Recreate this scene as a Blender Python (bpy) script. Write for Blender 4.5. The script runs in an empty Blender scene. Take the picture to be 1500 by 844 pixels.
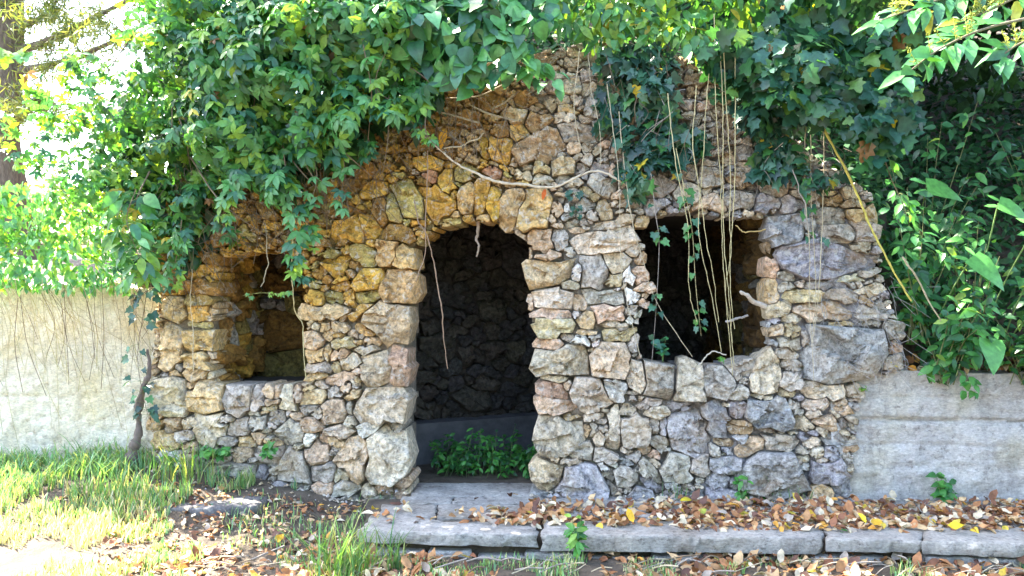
import bpy, math, random
import numpy as np
from mathutils import Vector, Matrix

random.seed(7)
rng = np.random.default_rng(7)
SC = bpy.context.scene
COL = SC.collection
R = math.radians

# ------------------------------------------------------------------ camera, world, sun, exposure
FPX, U0, V0, EYE = 1248.0, 750.0, 412.0, 1.5
cd = bpy.data.cameras.new('camera')
cam = bpy.data.objects.new('camera', cd); COL.objects.link(cam)
cam.location = (0, 0, EYE); cam.rotation_euler = (R(90), 0, 0)
cd.sensor_width = 36.0; cd.lens = 36.0 * FPX / 1500.0
cd.shift_y = -10.0 / 1500.0
cd.clip_end = 500
SC.camera = cam

SUN_EL, SUN_DIR = 52.0, (-0.86, 0.51)          # horizontal direction towards the sun
w = bpy.data.worlds.new('World'); SC.world = w; w.use_nodes = True
nt = w.node_tree
bg = nt.nodes['Background']
sky = nt.nodes.new('ShaderNodeTexSky'); sky.sky_type = 'NISHITA'; sky.sun_disc = False
sky.sun_elevation = R(SUN_EL)
sky.sun_rotation = math.atan2(SUN_DIR[0], SUN_DIR[1])
sky.air_density = 1.0; sky.dust_density = 2.5; sky.ozone_density = 0.6
nt.links.new(sky.outputs[0], bg.inputs[0]); bg.inputs[1].default_value = 0.13
sl = bpy.data.lights.new('sun', 'SUN'); sl.energy = 4.2; sl.angle = R(0.5); sl.color = (1.0, 0.93, 0.8)
so = bpy.data.objects.new('sun', sl); COL.objects.link(so)
sd = Vector((SUN_DIR[0] * math.cos(R(SUN_EL)), SUN_DIR[1] * math.cos(R(SUN_EL)), math.sin(R(SUN_EL)))).normalized()
so.rotation_euler = sd.to_track_quat('Z', 'Y').to_euler(); so.location = (-6, 4, 9)
vs = SC.view_settings
vs.view_transform = 'Standard'; vs.look = 'None'; vs.gamma = 1.0; vs.exposure = 3.5
SC.cycles.use_denoising = True
SC.cycles.max_bounces = 8; SC.cycles.diffuse_bounces = 3; SC.cycles.transparent_max_bounces = 8

# ------------------------------------------------------------------ mapping: facade plane Y = Y0 + M X
M_, Y0_ = -0.0872, 6.067
NRM = np.array([M_, -1.0, 0.0]) / math.hypot(1, M_)      # towards the camera
TAN = np.array([1.0, M_, 0.0]) / math.hypot(1, M_)
def F(u, v, off=0.0):
    """point of the facade plane seen at photo pixel (u, v), moved off metres out of the wall"""
    u = np.asarray(u, float); v = np.asarray(v, float)
    a = (u - U0) / FPX
    Y = Y0_ / (1 - M_ * a)
    p = np.stack([a * Y, Y, EYE - (v - V0) / FPX * Y], -1)
    return p + NRM * np.asarray(off, float)[..., None]
def at(u, v, Y):
    return np.array([(u - U0) / FPX * Y, Y, EYE - (v - V0) / FPX * Y])
def wallY(X): return Y0_ + M_ * X
def W(X, d, z):
    """facade frame: X along the wall, d metres behind it"""
    return np.array([X, wallY(X), z]) - NRM * d
def ss(a, b, x):
    t = np.clip((np.asarray(x, float) - a) / (b - a), 0, 1); return t * t * (3 - 2 * t)
def groundz(x, y):
    left = ss(-0.7, -2.4, x)
    z = -0.145 + 0.255 * left * ss(4.7, 6.4, y) + 0.03 * ss(5.2, 6.2, y)
    return z + 0.02 * (vn3(np.stack([np.asarray(x, float) * 2.3, np.asarray(y, float) * 2.3, np.zeros_like(np.asarray(x, float))], -1)) - .5)

# ------------------------------------------------------------------ noise
def _h(i, j, k):
    n = (i * 374761393 + j * 668265263 + k * 1274126177) & 0xffffffff
    n = ((n ^ (n >> 13)) * 1274126177) & 0xffffffff
    n = ((n ^ (n >> 16)) * 2246822519) & 0xffffffff
    return ((n ^ (n >> 15)) & 0xffffff) / float(0xffffff)
def vn3(p):
    p = np.asarray(p, float); f = np.floor(p); q = p - f; q = q * q * (3 - 2 * q)
    i = f.astype(np.int64); r = 0
    for a in (0, 1):
        for b in (0, 1):
            for c in (0, 1):
                wgt = (q[..., 0] if a else 1 - q[..., 0]) * (q[..., 1] if b else 1 - q[..., 1]) * (q[..., 2] if c else 1 - q[..., 2])
                r = r + wgt * _h(i[..., 0] + a, i[..., 1] + b, i[..., 2] + c)
    return r
def fbm(p, o=3):
    r = 0; a = .5; s = 0
    for k in range(o):
        r = r + a * vn3(p * (2 ** k) + 17.3 * k); s += a; a *= .5
    return r / s
def vn2(x, y, s=0.0):
    x = np.asarray(x, float); return vn3(np.stack([x, np.asarray(y, float) + 0 * x, np.full_like(x, s)], -1))

# ------------------------------------------------------------------ mesh helpers
def mesh_np(name, V, T, mat, col=None, smooth=True):
    """triangle mesh from arrays"""
    V = np.ascontiguousarray(V, np.float32); T = np.ascontiguousarray(T, np.int32)
    me = bpy.data.meshes.new(name)
    me.vertices.add(len(V)); me.vertices.foreach_set('co', V.ravel())
    me.loops.add(T.size); me.loops.foreach_set('vertex_index', T.ravel())
    me.polygons.add(len(T))
    me.polygons.foreach_set('loop_start', np.arange(len(T), dtype=np.int32) * 3)
    if col is not None:
        col = np.asarray(col, np.float32)
        if col.ndim == 1: col = np.tile(col[:3], (len(V), 1))
        a = me.attributes.new('Col', 'FLOAT_COLOR', 'POINT')
        a.data.foreach_set('color', np.ascontiguousarray(np.concatenate([col[:, :3], np.ones((len(V), 1), np.float32)], 1), np.float32).ravel())
    me.update(calc_edges=True); me.validate()
    me.polygons.foreach_set('use_smooth', np.full(len(me.polygons), smooth, bool))
    me.materials.append(mat)
    return me
def obj(name, me, parent=None, loc=None, kind=None):
    o = bpy.data.objects.new(name, me); COL.objects.link(o)
    if loc is not None: o.location = loc
    if parent is not None: o.parent = parent; o.matrix_parent_inverse = Matrix.Identity(4)
    if kind: o['kind'] = kind
    return o
def local(V, parent):
    """world points into the frame of an unrotated parent"""
    return V - np.array(parent.location)[None] if parent is not None else V
def tag(o, label, cat, group=None, kind=None):
    o['label'] = label; o['category'] = cat
    if group: o['group'] = group
    if kind: o['kind'] = kind
    return o
def thing(name, loc, label, cat, group=None):
    o = bpy.data.objects.new(name, None); COL.objects.link(o); o.location = [float(c) for c in loc]
    o.empty_display_size = .1
    return tag(o, label, cat, group)
class MB:
    """collects triangles"""
    def __init__(s): s.V = []; s.T = []; s.C = []; s.n = 0
    def add(s, V, T, c=(1, 1, 1)):
        V = np.asarray(V, float); T = np.asarray(T, int)
        s.V.append(V); s.T.append(T + s.n); s.n += len(V)
        c = np.asarray(c, float); s.C.append(np.tile(c, (len(V), 1)) if c.ndim == 1 else c)
    def quadgrid(s, P, c=(1, 1, 1), flip=False):
        n, m = P.shape[:2]; idx = np.arange(n * m).reshape(n, m)
        a, b, d, e = idx[:-1, :-1].ravel(), idx[1:, :-1].ravel(), idx[1:, 1:].ravel(), idx[:-1, 1:].ravel()
        T = np.concatenate([np.stack([a, b, d], 1), np.stack([a, d, e], 1)])
        if flip: T = T[:, ::-1]
        s.add(P.reshape(-1, 3), T, c if np.ndim(c) == 1 else np.asarray(c).reshape(-1, 3))
    def tube(s, pts, r, sides=5, c=(1, 1, 1), knob=0.0):
        pts = np.asarray(pts, float); n = len(pts)
        r = np.full(n, r) if np.ndim(r) == 0 else np.interp(np.linspace(0, 1, n), np.linspace(0, 1, len(r)), r)
        if knob: r = r * (1 + knob * (vn2(np.arange(n) * .9, pts[0, 0] * 31 + np.arange(n) * 0, 5) - .5) * 2)
        d = np.gradient(pts, axis=0); d /= np.linalg.norm(d, axis=1)[:, None] + 1e-9
        ref = np.tile(np.array([.31, -.9, .2]), (n, 1)); a = np.cross(d, ref); a /= np.linalg.norm(a, axis=1)[:, None] + 1e-9
        b = np.cross(d, a); th = np.linspace(0, 2 * math.pi, sides, endpoint=False)
        P = pts[:, None] + r[:, None, None] * (a[:, None] * np.cos(th)[None, :, None] + b[:, None] * np.sin(th)[None, :, None])
        P = np.concatenate([P, P[:, :1]], 1); s.quadgrid(P, c)
        for end in (0, -1):
            s.add(np.concatenate([P[end, :-1], pts[end][None]]), [[i, (i + 1) % sides, sides] if end else [(i + 1) % sides, i, sides] for i in range(sides)], c)
    def box(s, o, ax, ay, az, c=(1, 1, 1)):
        o, ax, ay, az = map(np.asarray, (o, ax, ay, az))
        V = [o + i * ax + j * ay + k * az for k in (0, 1) for j in (0, 1) for i in (0, 1)]
        q = [(0, 2, 3, 1), (4, 5, 7, 6), (0, 1, 5, 4), (2, 6, 7, 3), (0, 4, 6, 2), (1, 3, 7, 5)]
        s.add(V, [t for a, b, d, e in q for t in ((a, b, d), (a, d, e))], c)
    def build(s, name, mat, parent=None, kind=None, smooth=True, origin=None):
        V = np.concatenate(s.V)
        o_ = np.array(parent.location) if parent is not None else (np.zeros(3) if origin is None else np.asarray(origin, float))
        me = mesh_np(name, V - o_, np.concatenate(s.T), mat, np.concatenate(s.C), smooth)
        return obj(name, me, parent, None if parent is not None else Vector(o_), kind)
def spline(pts, n):
    """Catmull-Rom through points"""
    p = np.asarray(pts, float)
    if len(p) == 2: return p[0] + (p[1] - p[0]) * np.linspace(0, 1, n)[:, None]
    q = np.concatenate([[2 * p[0] - p[1]], p, [2 * p[-1] - p[-2]]])
    out = []
    for t in np.linspace(0, len(p) - 1 - 1e-6, n):
        i = int(t); f = t - i; a, b, c, d = q[i:i + 4]
        out.append(.5 * (2 * b + (c - a) * f + (2 * a - 5 * b + 4 * c - d) * f * f + (3 * b - a - 3 * c + d) * f ** 3))
    return np.array(out)

# ------------------------------------------------------------------ materials
def newmat(name):
    m = bpy.data.materials.new(name); m.use_nodes = True
    nt = m.node_tree; return m, nt, nt.nodes['Principled BSDF'], nt.nodes['Material Output']
def N(nt, t, **kw):
    n = nt.nodes.new(t)
    for k, v in kw.items(): setattr(n, k, v)
    return n
def noise(nt, vec, scale, detail=4, rough=.6, dist=0.0):
    n = N(nt, 'ShaderNodeTexNoise'); n.inputs['Scale'].default_value = scale; n.inputs['Detail'].default_value = detail
    n.inputs['Roughness'].default_value = rough; n.inputs['Distortion'].default_value = dist
    nt.links.new(vec, n.inputs['Vector']); return n.outputs['Fac']
def ramp(nt, fac, stops):
    r = N(nt, 'ShaderNodeValToRGB'); e = r.color_ramp.elements
    while len(e) > len(stops): e.remove(e[-1])
    while len(e) < len(stops): e.new(.5)
    for x, (p, c) in zip(e, stops): x.position = p; x.color = (*(c if np.ndim(c) else (c, c, c)), 1)
    nt.links.new(fac, r.inputs[0]); return r.outputs[0]
def mix(nt, fac, a, b, mode='MIX'):
    m = N(nt, 'ShaderNodeMix', data_type='RGBA', blend_type=mode)
    for s, v in ((m.inputs[0], fac), (m.inputs[6], a), (m.inputs[7], b)):
        if isinstance(v, (int, float)): s.default_value = v
        elif isinstance(v, tuple): s.default_value = (*v, 1)
        else: nt.links.new(v, s)
    return m.outputs[2]
def bump(nt, height, strength, dist, prev=None):
    b = N(nt, 'ShaderNodeBump'); b.inputs['Strength'].default_value = strength; b.inputs['Distance'].default_value = dist
    nt.links.new(height, b.inputs['Height'])
    if prev is not None: nt.links.new(prev, b.inputs['Normal'])
    return b.outputs[0]
def attr(nt): return N(nt, 'ShaderNodeAttribute', attribute_name='Col').outputs['Color']
def pos(nt): return N(nt, 'ShaderNodeNewGeometry').outputs['Position']
def scaled(nt, vec, s):
    m = N(nt, 'ShaderNodeVectorMath', operation='MULTIPLY'); nt.links.new(vec, m.inputs[0]); m.inputs[1].default_value = s; return m.outputs[0]

def mat_stone(name, lichen=.5, ochre=.5, bumpk=1.0):
    m, nt, b, out = newmat(name); p = pos(nt); c = attr(nt)
    n1 = noise(nt, p, 9, 6, .65); n2 = noise(nt, p, 34, 6, .7); n3 = noise(nt, p, 3.2, 3, .6); n4 = noise(nt, p, 120, 4, .7)
    c = mix(nt, 1.0, c, ramp(nt, n1, [(.28, .62), (.72, 1.35)]), 'MULTIPLY')
    c = mix(nt, 1.0, c, ramp(nt, n2, [(.34, .42), (.66, 1.5)]), 'MULTIPLY')
    c = mix(nt, ramp(nt, n3, [(.52, 0), (.66, ochre * .7)]), c, (.43, .27, .10))
    n5 = noise(nt, p, 22, 5, .75, .4)
    c = mix(nt, ramp(nt, n5, [(.54, 0), (.60, lichen)]), c, (.66, .63, .57))
    n6 = noise(nt, scaled(nt, p, (1, 1, 1.6)), 27, 6, .8)
    c = mix(nt, ramp(nt, n6, [(.33, .85), (.43, 0)]), c, (.085, .07, .055))
    nt.links.new(c, b.inputs['Base Color']); b.inputs['Roughness'].default_value = .9; b.inputs['Specular IOR Level'].default_value = .25
    v = N(nt, 'ShaderNodeTexVoronoi', feature='DISTANCE_TO_EDGE'); v.inputs['Scale'].default_value = 13
    nt.links.new(mix(nt, .12, p, N(nt, 'ShaderNodeTexNoise').outputs['Color'], 'ADD'), v.inputs['Vector'])
    crack = ramp(nt, v.outputs['Distance'], [(0, 0), (.03, 1)])
    h = bump(nt, n1, .7 * bumpk, .035); h = bump(nt, n2, 1.0 * bumpk, .022, h); h = bump(nt, n4, .8 * bumpk, .006, h)
    h = bump(nt, crack, .25 * bumpk, .006, h)
    nt.links.new(h, b.inputs['Normal'])
    return m
STONE = mat_stone('weathered_stone')
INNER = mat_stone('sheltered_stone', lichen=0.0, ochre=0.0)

def mat_mortar():
    m, nt, b, out = newmat('lime_mortar'); p = pos(nt)
    n1 = noise(nt, p, 7, 6, .7); n2 = noise(nt, p, 45, 6, .75)
    c = ramp(nt, n1, [(.25, .5), (.5, 1.), (.75, 1.4)])
    c = mix(nt, 1.0, mix(nt, 1.0, c, attr(nt), 'MULTIPLY'), ramp(nt, n2, [(.3, .5), (.7, 1.3)]), 'MULTIPLY')
    nt.links.new(c, b.inputs['Base Color']); b.inputs['Roughness'].default_value = .95
    nt.links.new(bump(nt, n2, 1.0, .02, bump(nt, n1, 1, .04)), b.inputs['Normal']); return m
MORTAR = mat_mortar()

def mat_plaster(name, ca, cb, stain, yellow, k=1.0):
    m, nt, b, out = newmat(name); p = pos(nt)
    n1 = noise(nt, p, 2.6, 6, .65); n2 = noise(nt, p, 18, 7, .75); n3 = noise(nt, scaled(nt, p, (9, 9, 1.1)), 1.0, 5, .6); n4 = noise(nt, p, 75, 5, .75)
    c = ramp(nt, n1, [(.3, ca), (.7, cb)])
    c = mix(nt, ramp(nt, noise(nt, p, 1.7, 3, .5), [(.5, 0), (.7, .75)]), c, yellow)
    c = mix(nt, ramp(nt, n3, [(.54, 0), (.70, .42)]), c, stain)
    c = mix(nt, ramp(nt, n2, [(.52, 0), (.7, .45)]), c, (.66, .63, .56))
    c = mix(nt, ramp(nt, n2, [(.32, .8), (.46, 0)]), c, stain)
    c = mix(nt, 1.0, c, ramp(nt, noise(nt, scaled(nt, p, (1, 1, 2.2)), 42, 6, .8), [(.34, .70), (.62, 1.2)]), 'MULTIPLY'); c = mix(nt, k - .6, c, ramp(nt, noise(nt, scaled(nt, p, (1, 1, 5)), 13, 7, .75), [(.36, .72), (.60, 1.15)]), 'MULTIPLY')
    nt.links.new(c, b.inputs['Base Color']); b.inputs['Roughness'].default_value = .92; b.inputs['Specular IOR Level'].default_value = .2
    h = bump(nt, n1, .6 * k, .03); h = bump(nt, n2, 1.0 * k, .03, h); h = bump(nt, n4, .9 * k, .010, h); nt.links.new(h, b.inputs['Normal']); return m
PLASTER = mat_plaster('rough_render', (.70, .62, .47), (.84, .78, .66), (.34, .27, .18), (.66, .53, .24), .9)
CONCRETE = mat_plaster('weathered_concrete', (.50, .465, .45), (.70, .66, .61), (.22, .195, .18), (.58, .51, .35), 1.0)
SLAB = mat_plaster('flagstone', (.34, .32, .30), (.62, .585, .53), (.075, .068, .062), (.40, .33, .25), 1.1)

def mat_leaf(name, trans=.4, rough=.38, spec=.5):
    m, nt, b, out = newmat(name); c = attr(nt); p = pos(nt)
    oi = N(nt, 'ShaderNodeObjectInfo').outputs['Random']
    c = mix(nt, 1.0, c, ramp(nt, noise(nt, p, 30, 3, .6), [(.3, .72), (.7, 1.28)]), 'MULTIPLY')
    c = mix(nt, 1.0, c, ramp(nt, oi, [(0, .8), (1, 1.2)]), 'MULTIPLY')
    nt.links.new(c, b.inputs['Base Color']); b.inputs['Roughness'].default_value = rough; b.inputs['Specular IOR Level'].default_value = spec
    t = N(nt, 'ShaderNodeBsdfTranslucent'); nt.links.new(mix(nt, 1.0, c, (1.25, 1.2, .45), 'MULTIPLY'), t.inputs['Color'])
    ms = N(nt, 'ShaderNodeMixShader'); ms.inputs[0].default_value = trans
    nt.links.new(b.outputs[0], ms.inputs[1]); nt.links.new(t.outputs[0], ms.inputs[2]); nt.links.new(ms.outputs[0], out.inputs[0])
    return m
LEAF = mat_leaf('creeper_leaf'); IVYM = mat_leaf('ivy_leaf', .2, .34, .5); SHADELEAF = mat_leaf('shade_leaf', .12, .6, .15); DRYLEAF = mat_leaf('dry_leaf', .15, .6, .3); GRASSM = mat_leaf('grass_blade', .4, .5, .3)
def mat_simple(name, ca, cb, scale=20, rough=.85, stretch=(1, 1, 1), bs=.6, bd=.01, use_attr=False):
    m, nt, b, out = newmat(name); p = scaled(nt, pos(nt), stretch)
    n = noise(nt, p, scale, 6, .7); c = ramp(nt, n, [(.3, ca), (.7, cb)])
    if use_attr: c = mix(nt, 1.0, c, attr(nt), 'MULTIPLY')
    nt.links.new(c, b.inputs['Base Color']); b.inputs['Roughness'].default_value = rough
    nt.links.new(bump(nt, n, bs, bd), b.inputs['Normal']); return m
DARKM = mat_simple('shade_dark_mortar', (.02, .017, .012), (.06, .05, .04), 9, .95)  # interior shade put into a near-black mortar colour
DARKCON = mat_simple('shade_dark_concrete', (.05, .05, .055), (.12, .12, .13), 6, .9)  # bench colour darkened to stand in for the chamber's shade
DARKCON2 = mat_plaster('dark_slab', (.12, .115, .12), (.22, .21, .21), (.05, .045, .045), (.18, .16, .12), .9)  # plain dark grey base for the kerb slab
BARK = mat_simple('bark', (.07, .05, .035), (.22, .17, .125), 14, .9, (3, 3, .6), 1, .02)
TWIG = mat_simple('twig_bark', (.6, .6, .6), (1.2, 1.2, 1.2), 40, .8, use_attr=True)
SOIL = mat_simple('soil', (.035, .026, .018), (.13, .10, .07), 7, .95, bs=1, bd=.04)
DRYGRASS = mat_simple('dry_grass_ground', (.16, .13, .06), (.42, .36, .17), 3, .95, bs=1, bd=.05)

# ------------------------------------------------------------------ stone layout: seeds on a pixel raster, cells by distance, cells become rocks
PAL = dict(o=(.60, .35, .065), d=(.36, .195, .048), c=(.61, .51, .37), p=(.60, .44, .295), g=(.46, .405, .33), l=(.36, .34, .34), w=(.70, .65, .57), r=(.50, .26, .14), m=(.41, .32, .10))
def inpoly(poly, X, Y):
    poly = np.asarray(poly, float); inside = np.zeros(X.shape, bool); j = len(poly) - 1
    for i in range(len(poly)):
        xi, yi = poly[i]; xj, yj = poly[j]
        if yi != yj: inside ^= ((yi > Y) != (yj > Y)) & (X < (xj - xi) * (Y - yi) / (yj - yi) + xi)
        j = i
    return inside
def angular(th, r, tol):
    """simplify a star outline to straight-edged corners"""
    P = np.stack([r * np.cos(th), r * np.sin(th)], 1); n = len(P); tol = tol * r.mean(); keep = {int(r.argmax())}
    def dp(i, j):
        m = (j - i) % n
        if m < 2: return
        a, b = P[i], P[j]; d = b - a; L = np.hypot(*d) + 1e-9; ks = [(i + q) % n for q in range(1, m)]
        h = np.abs(d[0] * (P[ks, 1] - a[1]) - d[1] * (P[ks, 0] - a[0])) / L; q = int(h.argmax())
        if h[q] > tol: keep.add(ks[q]); dp(i, ks[q]); dp(ks[q], j)
    i0 = int(r.argmax()); i1 = (i0 + n // 2) % n; keep.add(i1); dp(i0, i1); dp(i1, i0); ks = sorted(keep); out = r.copy()
    for a, b in zip(ks, ks[1:] + ks[:1]):
        A, B = P[a], P[b]; q = (a + 1) % n
        while q != b:
            u = np.array([math.cos(th[q]), math.sin(th[q])]); den = u[0] * (B - A)[1] - u[1] * (B - A)[0]
            if abs(den) > 1e-6:
                t = (A[0] * (B - A)[1] - A[1] * (B - A)[0]) / den
                if t > 0: out[q] = np.clip(t, r[q] * .75, r[q] * 1.12)
            q = (q + 1) % n
    return out
def layout(w, h, mask, seeds, fill_w, fill_h, fillcol, nfill=60000, warp=5.0, cover=1.25, seed=0, allow=1.0, gap=.5):
    """mask[h, w]; seeds (x, y, w, h, ang, col) in raster units -> cells (cx, cy, radii[K], col, hand)"""
    rg = np.random.default_rng(seed)
    X, Y = np.meshgrid(np.arange(w) + .5, np.arange(h) + .5)
    WX = X + warp * (vn2(X / 11, Y / 11, seed + 1) - .5) * 1.6 + warp * .7 * (vn2(X / 4.5, Y / 4.5, seed + 2) - .5) * 1.6
    WY = Y + warp * (vn2(X / 11, Y / 11, seed + 3) - .5) * 1.6 + warp * .7 * (vn2(X / 4.5, Y / 4.5, seed + 4) - .5) * 1.6
    best = np.full((h, w), 9.0); lab = np.full((h, w), -1, int); S = []
    def put(x, y, sw, sh, ang, col, hand):
        a, b = sw / 2, sh / 2; r = int(max(a, b) * 1.5 + warp * 2 + 3)
        x0, x1, y0, y1 = max(0, int(x) - r), min(w, int(x) + r), max(0, int(y) - r), min(h, int(y) + r)
        if x1 <= x0 or y1 <= y0: return
        dx, dy = WX[y0:y1, x0:x1] - x, WY[y0:y1, x0:x1] - y; t = R(ang); c, s = math.cos(t), math.sin(t)
        px, py = dx * c + dy * s, -dx * s + dy * c
        q = rg.uniform(-.22, .22); q2 = rg.uniform(-.2, .2)           # taper and skew: no two alike
        px = px * (1 + q * py / b); py = py * (1 + q2 * px / a)
        ex = 4.2 if hand else 3.6; d = (np.abs(px / a) ** ex + np.abs(py / b) ** ex) ** (1 / ex)
        ok = mask[y0:y1, x0:x1] | (d < allow if hand else False)
        bb = best[y0:y1, x0:x1]; up = (d < bb) & ok
        bb[up] = d[up]; lab[y0:y1, x0:x1][up] = len(S); S.append((x, y, sw, sh, col, hand))
    for s in seeds: put(*s, True)
    cand = np.argwhere(mask); rg.shuffle(cand)
    for (y, x) in cand[:nfill]:
        if best[y, x] > cover + .05:
            f = rg.uniform(.45, .85) if best[y, x] < 1.45 else rg.uniform(.65, 1.05) if best[y, x] < 1.9 else rg.uniform(.8, 1.4)
            put(x, y, rg.uniform(*fill_w) * f, rg.uniform(*fill_h) * f, rg.normal(0, 14), fillcol(x, y, rg), False)
    lab[best > cover + .17] = -1
    cells = []
    order = np.argsort(lab, axis=None); sl_ = lab.ravel()[order]
    st = np.searchsorted(sl_, np.arange(len(S))); en = np.searchsorted(sl_, np.arange(len(S)), 'right')
    for i, s in enumerate(S):
        n = en[i] - st[i]
        if n < 16: continue
        idx = order[st[i]:en[i]]; cy, cx = (idx // w).mean() + .5, (idx % w).mean() + .5
        rad = math.sqrt(n / math.pi); K = int(np.clip(rad * 2.0, 14, 56))
        th = np.linspace(0, 2 * math.pi, K, endpoint=False); r = np.zeros(K)
        steps = np.arange(.5, max(s[2], s[3]) * 1.1 + 8, .5)
        xs = np.clip((cx + np.cos(th)[:, None] * steps).astype(int), 0, w - 1); ys = np.clip((cy + np.sin(th)[:, None] * steps).astype(int), 0, h - 1)
        bad = lab[ys, xs] != i; first = np.where(bad.any(1), bad.argmax(1), len(steps) - 1); r = steps[first]
        if np.median(r) < 1.5: continue
        r = np.minimum(r, np.median(r) * 3.2); r = .14 * np.roll(r, 1) + .72 * r + .14 * np.roll(r, -1)
        r = np.maximum(angular(th, r, rg.uniform(.08, .19)) - gap, 1.0)
        cells.append(dict(c=(cx, cy), r=r, th=th, col=s[4], hand=s[5], area=n, dims=(s[2], s[3]), seed=s[:2]))
    return cells
def rock(cell, mapping, nrm, unit, back=.10, prot=1.0, rg=None, bias=0.0):
    """cell -> vertices, triangles; mapping(u, v) gives the wall point, unit metres per raster unit"""
    K = len(cell['th']); r = cell['r']; Rm = float(np.mean(r)) * unit
    nr = int(np.clip(np.mean(r) / 3.2, 3, 11))
    ts = np.concatenate([[.90, .996, .986, .955], .93 - .88 * np.linspace(0.02, 1, nr) ** 1.05])
    ts = np.where(ts < .03, .05, ts)
    th = cell['th'][None, :]; t = np.repeat(ts[:, None], K, 1)
    jit = np.zeros_like(t); jit[4:] = rg.uniform(-.35, .35, t[4:].shape) * (.8 / nr)
    tj = np.clip(t + jit, .03, 1)
    rr = tj * r[None]; u = cell['c'][0] + rr * np.cos(th); v = cell['c'][1] + rr * np.sin(th)
    x = rr * np.cos(th) * unit; y = rr * np.sin(th) * unit
    P = (.020 + .30 * min(Rm, .16) + rg.uniform(-.020, .032)) * prot
    h = P + np.clip(rg.normal(0, .10), -.2, .2) * x + np.clip(rg.normal(.06, .14), -.25, .32) * y
    ns = int(np.clip(rg.integers(2, 4) + Rm * 40, 2, 9)); sx, sy = rg.uniform(-.9, .9, ns) * Rm, rg.uniform(-.9, .9, ns) * Rm      # broken faces
    ds = (x[..., None] - sx) ** 2 + (1.5 * (y[..., None] - sy)) ** 2; kk = ds.argmin(-1)
    so_, ga, gb = rg.normal(0, .10, ns) * Rm, rg.normal(0, .22, ns), rg.normal(0, .26, ns)
    h = h + so_[kk] + ga[kk] * (x - sx[kk]) + gb[kk] * (y - sy[kk])
    for _ in range(rg.integers(2, 5)):
        a = rg.uniform(0, 2 * math.pi); s = rg.uniform(.4, 1.6); k = rg.uniform(.9, 1.7)
        h = np.minimum(h, P * 1.1 + s * (.55 * Rm * k - (x * math.cos(a) + y * math.sin(a))))
    h = np.maximum(h, -.012 + .012 * vn2(x / .03, y / .03, 3.3)); e = (1 - tj ** 60) ** .5
    q = np.stack([u * unit, v * unit, np.full_like(u, cell['c'][0] * .37)], -1)
    hh = -.028 + (h + .028) * e
    hh = hh + e * (.26 * Rm * (fbm(q / (1.1 * Rm), 2) - .5) + .24 * Rm * (np.abs(fbm(q / (.42 * Rm) + 9, 2) - .5) - .1) + .020 * (fbm(q / .030 + 3, 2) - .5)) + bias
    hh[0] = -back; hh[1] = np.minimum(hh[1], -.012 + bias)
    Pt = mapping(u, v) + nrm * hh[..., None]
    V = Pt.reshape(-1, 3); idx = np.arange(len(V)).reshape(t.shape); nx = np.roll(idx, -1, 1)
    a, b, c, d = idx[:-1].ravel(), nx[:-1].ravel(), nx[1:].ravel(), idx[1:].ravel()
    T = np.concatenate([np.stack([a, c, b], 1), np.stack([a, d, c], 1)])
    cen = Pt[-1].mean(0)[None]; V = np.concatenate([V, cen]); ci = len(V) - 1
    T = np.concatenate([T, np.stack([idx[-1], np.full(K, ci), nx[-1]], 1)])
    return V, T
def stone_colour(code, rg):
    c = np.array(PAL[code]); c = c * rg.uniform(.84, 1.16) * (1 + rg.normal(0, .02, 3)); return np.clip(c, .02, .8)
def build_stones(cells, mapping, nrm, unit, parent, mat, limit, rg, backf=None, name='stone', rest='small_stones', prot=1.0, colk=1.0, colf=None):
    cells = sorted(cells, key=lambda c: -c['area']); rest_mb = MB()
    for i, c in enumerate(cells):
        bk = backf(c) if backf else .10
        V, T = rock(c, mapping, nrm, unit, bk, prot, rg, rg.uniform(-.012, .012))
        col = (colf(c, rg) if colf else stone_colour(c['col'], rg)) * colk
        if i < limit:
            o_ = V.mean(0); me = mesh_np(name, V - o_, T, mat, col, False)
            obj(name, me, parent, Vector(o_ - np.array(parent.location)))
        else: rest_mb.add(V, T, col)
    if rest_mb.n: rest_mb.build(rest, mat, parent, 'stuff', smooth=False)

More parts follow.
